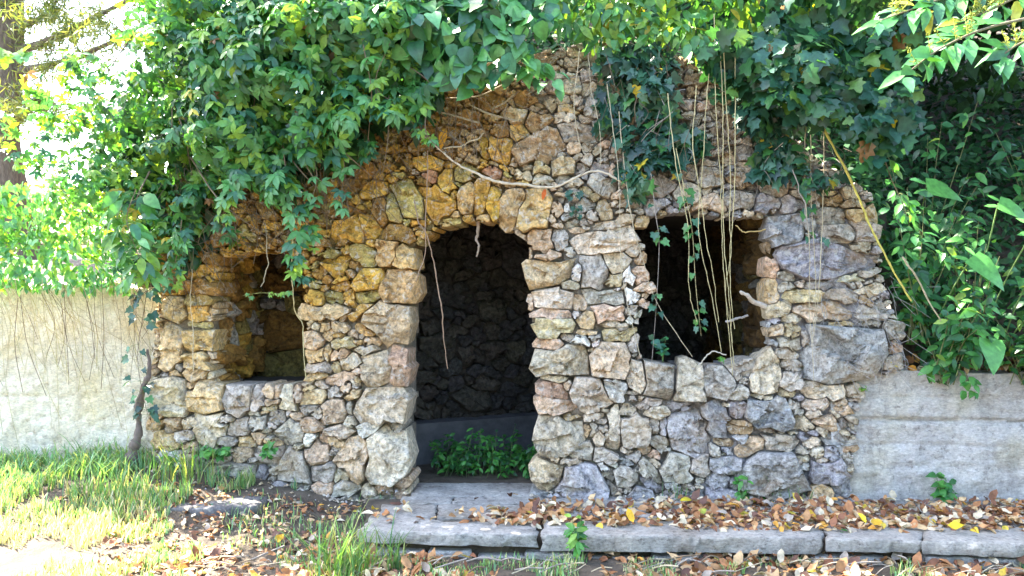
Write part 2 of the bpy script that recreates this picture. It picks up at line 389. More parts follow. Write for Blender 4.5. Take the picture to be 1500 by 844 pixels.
# seeds traced from the photograph: (x, y, width, height, angle, colour letter)
SEEDS = '''508,336,42,36,0,o 545,333,28,38,0,o 587,342,48,22,10,d 504,358,24,8,0,d 542,357,14,8,0,o 509,369,17,13,0,o 536,375,38,24,15,m 567,375,34,36,0,p 596,380,32,32,10,p
495,392,44,26,0,o 520,390,20,12,30,d 514,402,22,12,35,d 545,412,50,32,-15,o 588,420,52,58,0,p 465,438,26,22,0,o 490,437,28,20,0,m 514,437,18,26,0,o 540,434,36,16,-5,m 478,457,86,24,3,c 531,455,44,16,-32,o 506,464,26,9,-30,p 571,474,66,62,0,g 540,487,48,14,12,o
463,481,18,10,15,w 473,474,16,9,0,d 480,479,14,14,0,p 499,478,28,18,35,c 459,498,26,26,0,p 481,490,18,14,0,p 505,501,34,18,-10,m 518,489,22,10,25,g 530,492,16,8,30,g 527,500,16,12,0,o 550,501,34,12,5,p 463,520,24,24,0,o 484,515,12,20,0,o 500,518,32,12,-20,p 540,512,40,10,-5,g
583,534,30,60,-4,r 553,538,44,52,-22,c 515,530,36,14,-20,c 470,539,38,18,0,g 495,540,18,16,0,m 466,552,30,14,0,o 495,556,38,13,-15,p 473,566,20,12,0,c 507,568,14,8,0,p 490,577,26,16,0,g 517,577,28,14,0,o 564,593,74,52,2,c 489,603,42,38,0,p 513,598,10,22,0,g 511,616,16,14,0,c 460,584,34,22,-10,o
467,607,16,14,35,c 437,612,18,14,0,p 421,607,16,8,0,w 455,622,32,18,-10,p 428,630,36,38,10,g 500,633,44,14,-3,c 541,628,38,18,-8,w 585,625,18,18,0,g 573,617,18,8,0,c 567,668,66,82,0,c 521,672,42,56,25,p 453,646,18,26,20,w 465,661,36,40,0,p 474,640,18,14,30,p 438,654,14,16,0,c
433,683,48,46,0,g 477,690,34,26,0,g 500,695,20,18,0,c 394,668,32,22,0,g 404,688,20,14,0,g 391,705,28,12,-10,g 412,728,30,38,20,l 437,713,28,14,0,g 452,734,46,26,0,g 478,714,26,22,0,p 506,714,36,18,0,g 540,716,18,18,0,c 505,736,40,20,0,g 544,732,36,14,0,g 490,748,20,12,0,c 592,705,30,18,10,p 591,722,20,20,0,p 562,714,28,14,0,d
251,583,58,48,0,c 304,582,48,44,0,o 354,585,36,40,0,g 379,584,20,36,0,g 394,574,22,18,0,p 391,597,22,14,0,m 421,582,22,36,0,c 408,572,12,20,0,p 438,578,16,22,0,p 290,550,28,16,0,o 282,566,18,12,0,o 258,620,24,20,0,p 228,623,24,14,0,o 283,620,24,14,0,c 243,646,46,20,5,o 309,627,42,48,0,c 354,626,30,22,-35,g 333,645,28,16,0,g 380,618,24,14,0,g 381,640,24,18,0,p 335,612,22,10,0,g 408,612,20,20,0,g
245,674,46,30,-10,w 331,704,112,42,0,g 384,700,16,36,0,l 300,676,34,14,0,g 325,671,22,14,0,g 355,664,24,22,0,p 251,506,30,58,8,p 257,452,28,36,0,c 292,439,46,16,0,m 290,458,30,20,0,o 297,476,58,12,4,m 294,500,44,32,0,o 292,528,38,24,0,o 303,423,46,22,0,d 240,700,40,24,0,g 232,718,36,20,0,g 268,722,40,22,0,l
601,292,34,52,-28,m 639,294,36,46,-32,o 577,308,18,38,-20,m 558,308,20,46,-10,d 545,280,36,24,0,o 495,313,34,16,0,d 599,245,16,22,0,o 628,243,46,20,0,o 603,261,9,10,0,o 570,247,26,16,0,o 553,261,16,10,0,o 535,250,30,20,0,d 520,272,38,22,0,d 632,258,18,16,0,r 655,267,26,40,-10,o 681,255,34,26,0,m 669,270,22,10,30,m 668,285,12,14,0,o
683,289,20,46,8,p 705,288,26,54,4,o 725,298,20,44,8,o 748,308,26,58,14,c 786,311,46,62,22,o 766,257,20,14,0,c 710,239,20,8,0,o 720,253,26,12,8,r 735,246,14,8,0,o 735,222,28,36,0,o 709,220,18,28,0,o 754,239,10,18,0,c 792,247,28,16,-8,m 825,245,38,24,-5,m 854,252,22,20,0,g 880,247,26,18,0,g 795,263,24,18,0,g 825,262,20,14,0,g 880,272,40,26,10,g 864,284,32,12,40,m 886,307,24,30,0,m 858,301,34,30,0,g 818,306,14,24,0,p 811,320,10,14,0,p 868,317,24,12,0,g 843,285,22,18,0,g 746,268,24,12,10,d 690,258,14,10,0,d
838,122,28,26,0,c 806,126,20,20,0,g 825,146,30,16,-10,c 844,149,16,24,0,c 830,161,30,14,0,o 805,152,18,26,0,c 827,175,32,12,0,c 755,172,36,18,0,g 785,181,36,22,0,d 761,195,28,24,-30,o 795,214,72,44,-5,d 735,190,26,24,0,d 848,198,54,30,0,g 841,220,26,18,0,p 862,218,20,18,0,g 876,222,16,16,0,g 823,229,18,8,0,c 720,150,40,24,0,d 690,175,36,22,0,d 660,195,34,22,0,d 620,215,36,20,0,d 770,145,34,22,0,d 872,160,28,20,0,g 880,190,26,22,0,g 650,226,32,14,0,d
793,350,40,34,-5,p 820,356,18,34,0,g 889,356,82,30,-7,c 899,326,58,14,-11,c 940,324,24,14,0,o 801,376,44,13,0,p 775,368,9,20,0,p 828,374,9,9,0,w 803,402,68,42,2,o 846,400,18,24,10,w 832,418,28,12,0,c 872,399,40,48,0,g 904,386,40,28,0,c 900,409,34,16,0,m 921,402,18,28,0,w 929,367,22,16,15,c 938,379,18,24,0,d 936,405,24,22,20,p 944,420,34,16,5,p
808,437,58,28,0,c 777,443,10,26,0,p 808,459,60,18,0,p 808,480,56,26,0,m 850,443,20,24,0,p 885,436,62,24,3,g 926,436,20,20,0,w 939,448,16,12,10,p 858,467,24,28,25,o 845,459,12,14,0,w 892,457,46,24,-8,p 902,475,40,12,-3,c 861,484,28,10,0,o 804,503,42,20,5,p 832,493,22,10,0,c 852,499,24,14,10,w 871,492,16,10,0,g 905,492,42,18,0,m 818,529,78,46,0,c 892,526,54,44,0,p 865,511,10,10,0,c 929,508,14,30,0,g 936,522,12,10,0,d
813,553,52,10,2,c 808,571,48,24,-4,r 832,566,10,20,0,p 866,577,56,44,18,c 902,571,28,28,0,w 815,593,64,22,3,p 886,598,18,10,0,c 873,609,38,12,-8,c 838,612,30,8,0,o 817,637,70,58,0,c 871,631,14,22,0,g 860,632,12,16,0,o 897,627,20,60,0,c 935,632,38,48,0,g 920,601,22,16,0,c 932,548,22,46,0,c 965,559,46,54,0,g 945,591,40,14,0,g 962,600,40,18,8,c 956,622,14,22,0,w 972,631,14,36,-25,l 967,646,26,24,0,g
850,661,38,20,0,g 837,675,34,10,8,c 812,669,22,10,0,p 800,694,46,50,-25,p 850,708,66,50,0,l 882,668,36,26,20,g 881,681,28,12,25,w 890,694,26,14,20,g 918,695,32,30,0,g 897,714,14,22,-35,g 921,660,22,10,0,c 942,659,26,12,0,p 957,664,16,16,0,p 963,675,22,12,-10,c 920,677,24,12,0,l 933,687,12,10,0,g 954,690,46,20,38,g 957,711,42,14,30,l 942,723,34,28,15,l 904,731,30,14,0,g 986,711,20,14,0,l 985,728,30,18,0,l 792,724,36,16,0,l
1012,557,40,64,-3,c 1050,561,46,48,0,g 1089,541,40,28,-10,g 1084,573,32,18,0,g 1124,549,40,62,14,c 1154,536,34,16,0,g 1156,560,36,26,0,g 1151,575,28,10,0,m 1154,518,34,16,0,g 1114,579,38,8,0,c 1011,628,64,68,22,l 1044,614,36,58,-14,l 995,593,42,14,-10,l 1080,598,26,26,0,l 1081,628,38,18,0,d 1126,603,64,42,0,l 1160,590,20,20,0,g 1100,653,46,22,-12,p 1140,649,60,22,5,g 1062,648,38,9,5,d 1047,659,20,14,0,g
990,685,48,40,-10,g 1025,679,24,38,20,g 1058,678,50,22,8,l 1049,703,42,20,3,l 1073,707,20,14,0,l 1130,693,82,66,0,l 1174,657,18,12,0,g 1172,675,16,14,0,g 1058,728,48,22,0,l 1164,731,32,16,0,g 1026,706,12,12,0,g 1102,732,30,16,0,l 1015,730,30,16,0,l
1147,339,52,40,0,l 1186,326,20,20,0,l 1215,319,44,22,0,g 1262,313,38,22,0,o 1230,344,58,24,-5,g 1266,341,38,28,0,g 1250,298,34,12,0,d 1200,379,122,52,0,l 1132,395,26,34,0,p 1148,403,26,16,0,g 1245,408,72,10,-7,c 1270,400,40,12,-20,g 1258,362,32,16,0,g 1127,361,12,18,0,d 1130,424,22,42,0,o 1150,421,28,12,0,g 1200,417,42,14,0,l 1268,425,56,12,-8,c 1172,435,60,18,-5,m 1232,433,60,16,3,g 1265,440,22,12,0,d 1205,457,78,26,0,p 1142,450,36,20,-20,m 1160,467,42,12,0,c 1277,456,42,24,0,g 1236,474,62,9,4,o 1274,475,32,10,0,g 1238,516,114,78,0,l
1157,486,28,20,10,m 1154,503,36,18,0,g 1135,483,24,18,0,p 1178,495,12,26,0,g 1312,508,24,14,0,p 1310,485,30,28,0,g 1307,530,30,22,0,g 1208,571,62,20,5,c 1250,574,30,18,0,g 1195,592,52,14,2,c 1228,589,22,9,0,p 1252,587,24,8,0,g 1225,600,52,12,10,p 1190,605,22,10,0,c 1176,621,24,24,45,c 1210,621,38,20,25,p 1233,622,22,18,20,l 1204,634,26,10,30,c 1238,633,18,8,0,c 1165,602,16,14,0,g 1230,646,52,20,8,l 1190,649,28,12,0,c 1174,674,24,12,0,c 1178,686,18,9,0,w 1192,661,30,14,0,c 1202,675,16,8,0,c 1219,665,28,18,0,l 1243,656,30,12,0,d 1213,691,52,36,0,l 1204,723,34,22,0,o 1228,722,34,40,0,l
965,275,40,26,0,g 1005,285,40,24,0,c 1040,300,44,20,0,p 1085,295,50,22,0,g 1125,300,44,22,0,l 1160,300,36,20,0,l 1080,265,40,20,0,d 1130,272,40,22,0,g 1180,285,40,24,0,g 960,305,36,16,0,l 925,295,34,22,0,g 1000,250,36,24,0,c 1040,262,34,28,0,g 930,265,30,24,0,g 1215,292,36,18,0,d'''
def parse(s):
    out = []
    for tk in s.split():
        a = tk.split(','); out.append((float(a[0]), float(a[1]), float(a[2]), float(a[3]), float(a[4]), a[5]))
    return out
RX0, RY0, RX1, RY1 = 195, 45, 1345, 765
OUT = [(212, 760), (222, 690), (224, 600), (218, 560), (228, 500), (232, 420), (212, 380), (206, 300), (330, 225), (450, 160), (600, 110), (760, 85), (860, 60), (930, 62), (1000, 85), (1100, 150), (1190, 225), (1276, 284), (1284, 340), (1296, 420), (1318, 480), (1325, 540), (1262, 560), (1255, 620), (1246, 700), (1246, 760)]
DOOR = [(603, 765), (603, 716), (597, 700), (598, 660), (596, 622), (601, 590), (597, 560), (598, 506), (604, 475), (601, 450), (612, 420), (607, 400), (611, 384), (604, 372), (622, 352), (640, 336), (664, 331), (690, 326), (720, 327), (745, 338), (770, 352), (772, 365), (768, 392), (775, 430), (772, 470), (786, 490), (780, 520), (783, 560), (785, 590), (790, 618), (783, 650), (786, 680), (778, 725), (778, 765)]
WINR = [(934, 524), (936, 470), (946, 440), (960, 421), (944, 392), (945, 360), (934, 334), (955, 319), (1000, 312), (1060, 320), (1118, 320), (1128, 345), (1121, 400), (1117, 440), (1121, 480), (1124, 512), (1108, 526), (1036, 536), (1028, 530), (1018, 527), (998, 529), (985, 533), (955, 530)]
WINL = [(318, 561), (317, 520), (320, 480), (318, 430), (322, 380), (370, 370), (420, 372), (446, 385), (446, 440), (436, 457), (450, 476), (447, 500), (452, 530), (452, 561), (400, 563), (340, 561)]
gx, gy = np.meshgrid(np.arange(RX1 - RX0) + RX0 + .5, np.arange(RY1 - RY0) + RY0 + .5)
outer = inpoly(OUT, gx, gy); holes = inpoly(DOOR, gx, gy) | inpoly(WINR, gx, gy) | inpoly(WINL, gx, gy)
mask = outer & ~holes
def fillcol(x, y, rg):
    u, v = x + RX0, y + RY0
    if u < 640 and v < 430: return rg.choice(list('ooddm'))
    if u < 640: return rg.choice(list('cgpog'))
    if v < 240: return rg.choice(list('ggdpc'))
    if u < 760 + (v - 240) * .3: return rg.choice(list('oocpm')) if v < 330 else rg.choice(list('cpwgc'))
    if u < 960: return rg.choice(list('cpwgg'))
    return rg.choice(list('lggcl'))
seeds = [(a - RX0, b - RY0, c * 1.04, d * 1.04, e, f) for a, b, c, d, e, f in parse(SEEDS)]
CELLS = layout(RX1 - RX0, RY1 - RY0, mask, seeds, (17, 38), (8, 17), fillcol, seed=3)

ruin = thing('stone_ruin', F(690, 722), 'ruined rubble stone building front with arched doorway and two window openings', 'ruin')
def fmap(u, v): return F(np.asarray(u) + RX0, np.asarray(v) + RY0)
def fback(c):
    u, v = c['c'][0] + RX0, c['c'][1] + RY0
    if 225 < v < 350 and 540 < u < 815: return .40              # arch stones run through the wall
    x, y = int(c['c'][0]), int(c['c'][1]); r = int(c['r'].max()) + 6
    sub = ~mask[max(0, y - r):y + r, max(0, x - r):x + r]
    return .30 if sub.any() else .10
rgs = np.random.default_rng(21)
def ochre_zone(u, v): return (ss(690, 560, u) * ss(580, 400, v) + ss(840, 720, u) * ss(390, 300, v)).clip(0, 1)
def fcol(c, rg):
    k = float(ochre_zone(c['c'][0] + RX0, c['c'][1] + RY0)); col = stone_colour(c['col'], rg)
    if c['col'] in 'om': return col * k + (1 - k) * (.42 * col + .58 * stone_colour('c', rg))
    if c['col'] in 'rd': return col * k + (1 - k) * (.55 * col + .45 * stone_colour('g', rg))
    return col * (1 - .62 * k) + .62 * k * stone_colour('o', rg)
build_stones(CELLS, fmap, NRM, 6.07 / FPX, ruin, STONE, 300, rgs, fback, colf=fcol)
# the wall's core behind the stones
S_ = 4
er = mask.copy()
for _ in range(7):
    e2 = er.copy(); e2[1:] &= er[:-1]; e2[:-1] &= er[1:]; e2[:, 1:] &= er[:, :-1]; e2[:, :-1] &= er[:, 1:]; er = e2
cm = er[S_ // 2::S_, S_ // 2::S_]; hC, wC = cm.shape
core = MB()
jj, ii = np.meshgrid(np.arange(wC + 1), np.arange(hC + 1))
cu, cv = RX0 + jj * S_, RY0 + ii * S_
front = F(cu, cv, -.026 + .080 * (fbm(np.stack([cu / 13., cv / 11., 0. * cu], -1), 3) - .55) + .03 * (vn2(cu / 60., cv / 50., 8) - .5) + .014 * ss(900, 1150, cu)); backp = F(cu, cv, -.46)
idx = np.arange((hC + 1) * (wC + 1)).reshape(hC + 1, wC + 1); nb = idx.size
Vc = np.concatenate([front.reshape(-1, 3), backp.reshape(-1, 3)]); Tc = []
for i in range(hC):
    for j in range(wC):
        if not cm[i, j]: continue
        a, b, c, d = idx[i, j], idx[i, j + 1], idx[i + 1, j + 1], idx[i + 1, j]
        Tc += [(a, d, c), (a, c, b), (a + nb, c + nb, d + nb), (a + nb, b + nb, c + nb)]
        for (di, dj, p, q) in ((-1, 0, a, b), (1, 0, c, d), (0, -1, d, a), (0, 1, b, c)):
            if not (0 <= i + di < hC and 0 <= j + dj < wC and cm[i + di, j + dj]): Tc += [(p, q, q + nb), (p, q + nb, p + nb)]
used = np.unique(np.array(Tc)); rem = np.full(len(Vc), -1); rem[used] = np.arange(len(used))
wl = (ss(690, 560, cu) * ss(560, 380, cv) + ss(800, 700, cu) * ss(380, 300, cv)).clip(0, 1)[..., None]; wr = ss(900, 1100, cu)[..., None]
cc_ = (np.array([.38, .335, .27]) * (1 - wr) + np.array([.34, .32, .32]) * wr) * (1 - wl) + np.array([.33, .215, .07]) * wl
core.add(Vc[used], rem[np.array(Tc)], np.concatenate([cc_.reshape(-1, 3)] * 2)[used] * .82); core.build('mortar_core', MORTAR, ruin, smooth=False)

# ------------------------------------------------------------------ walls inside the openings (generic rubble planes)
def rubble_plane(parent, origin, au, av, nrm, wid, hei, fw, fh, cols, limit, mat, seed, unit=.006, hand=(), prot=1.0, backing=True, colk=.17):  # colk puts the shade of the rooms into darker stone colours
    w_, h_ = int(wid / unit), int(hei / unit); origin, au, av, nrm = map(lambda q: np.asarray(q, float), (origin, au, av, nrm))
    def mp(u, v):
        u = np.asarray(u, float)[..., None] * unit; v = np.asarray(v, float)[..., None] * unit
        return origin + au * u + av * v
    cells = layout(w_, h_, np.ones((h_, w_), bool), list(hand), fw, fh, lambda x, y, rg: rg.choice(list(cols)), seed=seed, nfill=6000)
    build_stones(cells, mp, nrm, unit, parent, mat, limit, np.random.default_rng(seed), prot=prot, colk=colk)
    if backing:
        mb = MB(); mb.box(origin - nrm * .16, au * wid, av * hei, nrm * .14); mb.build('mortar_core', DARKM, parent, smooth=False)
DN = np.array([0, 0, -1.0])
# left niche
niche = thing('niche_wall', W(-2.2, .85, .7), 'dim rubble stone recess seen through the left window opening', 'wall'); niche['kind'] = 'thing'
xl, xr = float(F(318, 500)[0]) - .04, float(F(500, 500)[0])
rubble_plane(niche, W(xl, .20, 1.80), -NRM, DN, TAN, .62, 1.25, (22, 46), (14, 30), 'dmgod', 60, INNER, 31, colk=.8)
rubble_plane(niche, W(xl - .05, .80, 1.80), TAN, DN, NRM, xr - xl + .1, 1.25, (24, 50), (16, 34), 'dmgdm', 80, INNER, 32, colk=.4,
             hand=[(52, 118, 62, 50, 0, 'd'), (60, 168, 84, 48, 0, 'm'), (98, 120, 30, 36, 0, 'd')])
mb = MB(); mb.box(W(xl - .3, .45, .62), TAN * (xr - xl + .5), -NRM * .55, np.array([0, 0, .10])); mb.build('sill_ledge', DARKM, niche, smooth=False)
mb = MB(); mb.box(W(xl - .3, .452, 1.80), TAN * (xr - xl + .5), -NRM * .6, np.array([0, 0, .2])); mb.build('ceiling_slab', DARKM, niche, smooth=False)
# chamber behind the doorway and the right window
chamber = thing('chamber_wall', W(.4, 2.2, 0), 'dark rubble stone chamber wall above the concrete bench inside the doorway', 'wall'); chamber['kind'] = 'thing'
XA, XB = float(F(560, 500)[0]), float(F(1120, 420)[0]) + .03
pA, pB = W(XA - .2, .95, 2.0), W(XB + .4, 2.9, 2.0)
dAB = pB - pA; LAB = np.linalg.norm(dAB[:2]); dAB = dAB / LAB; nAB = np.array([dAB[1], -dAB[0], 0])
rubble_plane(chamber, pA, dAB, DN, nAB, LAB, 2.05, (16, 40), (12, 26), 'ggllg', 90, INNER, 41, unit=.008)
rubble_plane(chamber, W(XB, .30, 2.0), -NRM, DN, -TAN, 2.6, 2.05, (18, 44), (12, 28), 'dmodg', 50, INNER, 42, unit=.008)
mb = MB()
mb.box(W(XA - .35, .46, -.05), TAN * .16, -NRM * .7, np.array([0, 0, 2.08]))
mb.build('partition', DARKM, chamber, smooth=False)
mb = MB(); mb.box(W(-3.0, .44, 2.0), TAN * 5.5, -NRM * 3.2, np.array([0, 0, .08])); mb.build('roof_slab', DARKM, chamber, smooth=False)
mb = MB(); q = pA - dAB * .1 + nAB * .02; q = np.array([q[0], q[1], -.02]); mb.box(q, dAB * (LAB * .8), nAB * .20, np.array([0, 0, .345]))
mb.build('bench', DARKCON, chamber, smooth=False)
mb = MB(); mb.box(W(-3.1, .3, -.2), TAN * 5.7, -NRM * 3.6, np.array([0, 0, .19])); o = mb.build('chamber_floor', SOIL, None, 'structure', smooth=False)
# outer shell so that no daylight leaks in from the hill
mb = MB(); mb.box(W(-3.0, 3.6, -.2), TAN * 5.8, -NRM * .1, np.array([0, 0, 2.28])); mb.box(W(-3.0, .45, -.2), TAN * .1, -NRM * 3.1, np.array([0, 0, 2.2])); mb.box(W(2.62, .45, -.2), TAN * .1, -NRM * 3.1, np.array([0, 0, 2.2])); mb.build('light_shell', DARKM, chamber, smooth=False)

# ------------------------------------------------------------------ retaining walls left and right
def rough_wall(name, label, X0, X1, z0, z1, off, mat, amp, thick, lines=(), topn=.03, pitch=.018, seed=0, smear=False):
    n = int((X1 - X0) / pitch) + 1; k = int((z1 - z0) / pitch) + 1
    X = np.linspace(X0, X1, n); z = np.linspace(z0, z1, k); XX, ZZ = np.meshgrid(X, z, indexing='ij')
    top = z1 - topn * vn2(X * 6, X * 0, seed); ZZ = z0 + (ZZ - z0) / (z1 - z0) * (top[:, None] - z0)
    d = amp * (fbm(np.stack([XX * 5, ZZ * 5, 0 * XX + seed], -1), 4) - .5) * 2 + amp * .8 * (fbm(np.stack([XX * 22, ZZ * 22, 0 * XX + seed], -1), 2) - .5)
    if smear: d += .075 * (1 - ss(X0 + .05, X0 + .55, XX)) * ss(.80, .62, ZZ) * (.25 + 1.1 * fbm(np.stack([XX * 6, ZZ * 6, 0 * XX + 3], -1), 3))
    for (zl, wd, dep) in lines: d -= (.25 + 1.2 * vn2(XX * 1.9, 0 * XX, zl * 50)) * dep * np.exp(-((ZZ - zl - .012 * (vn2(XX * 4, 0 * XX, 9 + zl) - .5)) / wd) ** 2)
    P = np.stack([XX, Y0_ + M_ * XX, ZZ], -1) + NRM * (off + d)[..., None]
    mb = MB(); mb.quadgrid(P, (.4, .4, .4))
    B = P[:, -1] - NRM * thick; mb.quadgrid(np.stack([P[:, -1], B], 1), (.4, .4, .4))
    mb.quadgrid(np.stack([P[0], P[0] - NRM * thick], 1), (.4, .4, .4), True); mb.quadgrid(np.stack([P[-1], P[-1] - NRM * thick], 1), (.4, .4, .4))
    bz = np.stack([B, B * [1, 1, 0] + [0, 0, z0]], 1); mb.quadgrid(bz, (.4, .4, .4))
    o = mb.build(name, mat, None, origin=W((X0 + X1) / 2, 0, z0)); return tag(o, label, 'wall', kind='thing')
xe = float(F(222, 600)[0])
rough_wall('rendered_wall', 'pale rough rendered garden wall with dark drip stains left of the ruin', -7.5, xe + .1, -.15, 1.50, -.10, PLASTER, .026, .3, [(.62, .01, .012)], .06, seed=2)
rough_wall('concrete_wall', 'low grey concrete retaining wall with horizontal pour line right of the ruin', float(F(1216, 600)[0]), 7.0, -.15, .885, -.045, CONCRETE, .032, .3, [(.54, .014, .040), (.37, .010, .016), (.22, .010, .014), (.70, .010, .018)], .02, seed=5, smear=True)

# ------------------------------------------------------------------ ground and hillside
gx_ = np.concatenate([np.linspace(-60, -5, 14)[:-1], np.linspace(-5, 5, 201), np.linspace(5, 60, 14)[1:]])
gy_ = np.concatenate([np.linspace(-40, 3.2, 12)[:-1], np.linspace(3.2, 7.0, 96), np.linspace(7.0, 60, 12)[1:]])
GX, GY = np.meshgrid(gx_, gy_, indexing='ij'); near = (np.abs(GX) < 5) & (GY > 3.2) & (GY < 7)
GZ = groundz(GX, GY) + near * .035 * (fbm(np.stack([GX * 9, GY * 9, 0 * GX], -1), 3) - .5)
mb = MB(); mb.quadgrid(np.stack([GX, GY, GZ], -1), (.1, .1, .1), True); mb.build('ground', SOIL, None, 'structure')
topX = [float(F(u, v)[0]) for u, v in OUT[7:18]]; topZ = [float(F(u, v)[2]) for u, v in OUT[7:18]]
def hillz(X, dist):
    c = np.interp(X, topX, topZ) - .10
    base = np.where(X < topX[0], 1.42 + (c - 1.42) * ss(-3.2, topX[0], X), np.where(X > topX[-1], .80 + (c - .80) * ss(2.95, topX[-1], X), c))
    slope = .10 + .5 * ss(-2.2, 0, X) + .22 * ss(1.5, 3.2, X)
    return base + slope * np.maximum(dist - .15, 0) * (1 - .012 * np.minimum(dist, 25)) + .18 * (vn2(X * .9, dist * .9, 3) - .5) * ss(.4, 2, dist)
hx = np.concatenate([np.linspace(-40, -6, 12)[:-1], np.linspace(-6, 6, 150), np.linspace(6, 40, 12)[1:]]); hd = np.concatenate([[.26], np.linspace(.3, 6, 50), np.linspace(7, 45, 20)])
HX, HD = np.meshgrid(hx, hd, indexing='ij'); HZ = hillz(HX, HD)
HP = np.stack([HX, Y0_ + M_ * HX, HZ], -1) - NRM * HD[..., None]
HP[:, 0, 2] -= .25
mb = MB(); mb.quadgrid(HP, (.1, .1, .1), True); mb.build('hillside', SOIL, None, 'structure')
def hill_at(X, dist): return W(X, dist, float(hillz(np.array(X, float), np.array(dist, float))))

# ------------------------------------------------------------------ stone step
step = thing('stone_step', (0.6, 5.5, 0), 'low paved stone platform with a thick broken slab edge below the doorway', 'step')
def slab(poly, z0, z1, mat, name, seed, parent, col=(.4, .4, .4), rough=.028):
    """an irregular flag: outline resampled, edge broken by noise, slightly domed top"""
    poly = np.asarray(poly, float); L = np.linalg.norm(np.roll(poly, -1, 0) - poly, axis=1); pts = []
    for i in range(len(poly)):
        n = max(2, int(L[i] / .035)); pts += [poly[i] + (poly[(i + 1) % len(poly)] - poly[i]) * t for t in np.linspace(0, 1, n, endpoint=False)]
    pts = np.array(pts); c = pts.mean(0); K = len(pts)
    nz = fbm(np.stack([pts[:, 0] * 14, pts[:, 1] * 14, np.full(K, seed * 3.1)], -1), 3) - .5
    dirs = (pts - c) / (np.linalg.norm(pts - c, axis=1)[:, None] + 1e-6)
    rings = []
    for zz, inset, am in ((z0, .012, 1.6), (z0 + (z1 - z0) * .45, 0.0, 1.5), (z1 - .014, .0, 1.0), (z1 - .002, .005, .8)):
        q = pts - dirs * inset + dirs * (nz[:, None] * rough * 2.2 * am)
        q = q + dirs * ((vn2(pts[:, 0] * 26, pts[:, 1] * 26, zz * 40 + seed) - .5) * rough * 1.4)[:, None]
        rings.append(np.concatenate([q, np.full((K, 1), zz)], 1))
    for f in (.85, .65, .4, .15):
        q = c + (pts - c) * f; zt = z1 + .008 * (fbm(np.stack([q[:, 0] * 8, q[:, 1] * 8, np.full(K, seed * 1.7)], -1), 2) - .5)
        rings.append(np.concatenate([q, zt[:, None]], 1))
    P = np.array(rings); P = np.concatenate([P, P[:, :1]], 1); mb = MB(); mb.quadgrid(P, col, False)
    mb.add(np.concatenate([P[-1, :-1], [[c[0], c[1], z1]]]), [[i, (i + 1) % K, K] for i in range(K)], col)
    # orient outward
    return mb.build(name, mat, parent)
def gpt(u, v, z):
    Y = (EYE - z) * FPX / (v - V0); return ((u - U0) / FPX * Y, Y)
edge_us = [524, 790, 1208, 1352, 1620]
def fv(u): return np.interp(u, [520, 700, 1000, 1300, 1500, 1620], [776, 783, 786, 791, 798, 803])
def mv(u): return fv(u) - 24 + 4 * math.sin(u * .05)
J = .3
for i in range(len(edge_us) - 1):
    a, b = edge_us[i] + J, edge_us[i + 1] - J; k = 3 + 4 * math.sin(i * 2.1)
    top = [(a + k, mv(a)), ((a + b) / 2, mv((a + b) / 2) + 2), (b - k, mv(b))] if i else [(a + 26, mv(a) - 6), ((a + b) / 2, mv((a + b) / 2) + 2), (b - k, mv(b))]
    fr = [(b, fv(b)), ((a + b) / 2, fv((a + b) / 2)), (a, fv(a))]
    slab([gpt(u, v, 0) for u, v in fr[::-1] + top[::-1]], -.074 - .02 * (i % 3 == 1), 0.0 + .003 * (i % 2), SLAB, 'edge_slab', i + 2, step)
mb = MB(); us_ = np.linspace(536, 1610, 40); fr_ = np.array([(*gpt(a, fv(a) - 5, 0), -.022 - .02 * math.sin(a) ** 2) for a in us_]); bk_ = np.array([(*gpt(a, 727, 0), -.02) for a in us_]); lo_ = fr_ * [1, 1, 0] + [0, .05, -.26]
mb.quadgrid(np.stack([lo_, fr_, bk_], 1), (.1, .1, .1), True); mb.build('joint_soil', SOIL, step)
# paving behind the edge: irregular flags
rows = [(752, 738, [560, 640, 735, 850, 960, 1080, 1210, 1350, 1480, 1620]), (737, 727, [585, 660, 720, 800, 930, 1050, 1190, 1330, 1470, 1620])]
for r_, (vb, vt, us) in enumerate(rows):
    for i in range(len(us) - 1):
        a, b = us[i] + J, us[i + 1] - J; k = 7 * math.sin(i * 1.7 + r_)
        vbb = (mv(a) - 1.4, mv(b) - 1.4) if r_ == 0 else (vb, vb)
        slab([gpt(a, vbb[0], -.004), gpt(b, vbb[1], -.004), gpt(b + k, vt, -.004), gpt(a + k * .6, vt, -.004)], -.08, -.006 + .004 * math.sin(i * 3 + r_), SLAB, 'flagstone', 20 + i + 12 * r_, step)
for i, (ua, ub, v0_, v1_, hgt) in enumerate([(1357, 1432, 800, 826, .10), (1434, 1520, 803, 829, .10), (1050, 1118, 806, 826, .05), (1190, 1300, 808, 828, .06), (540, 622, 800, 824, .05), (700, 770, 803, 824, .05), (770, 838, 805, 824, .05), (955, 1040, 808, 824, .045), (840, 925, 806, 824, .05), (628, 690, 798, 820, .06)]):
    Y = (EYE - 0) * FPX / (float(fv((ua + ub) / 2)) - V0) + .02; xa, xb = (ua - U0) / FPX * Y, (ub - U0) / FPX * Y
    slab([(xa, Y), (xb, Y - .0), (xb, Y + .3), (xa, Y + .3)], -.24, -.095 if i < 2 else -.112 - .012 * (i % 3), SLAB, 'footing_block', 60 + i, step, rough=.012)
slab([gpt(603, 726, -.004), gpt(783, 726, -.004), gpt(786, 706, -.004), gpt(610, 706, -.004)], -.08, -.008, SLAB, 'threshold_slab', 51, step)
sp = [gpt(200, 738, .035), gpt(300, 742, .035), gpt(376, 738, .035), gpt(394, 724, .035), gpt(300, 719, .035), gpt(206, 726, .035)]
o = slab(sp, -.2, .02, DARKCON2, 'kerb_slab', 77, None, rough=.012); tag(o, 'dark worn stone slab lying at the foot of the ruin under the left window', 'stone slab')
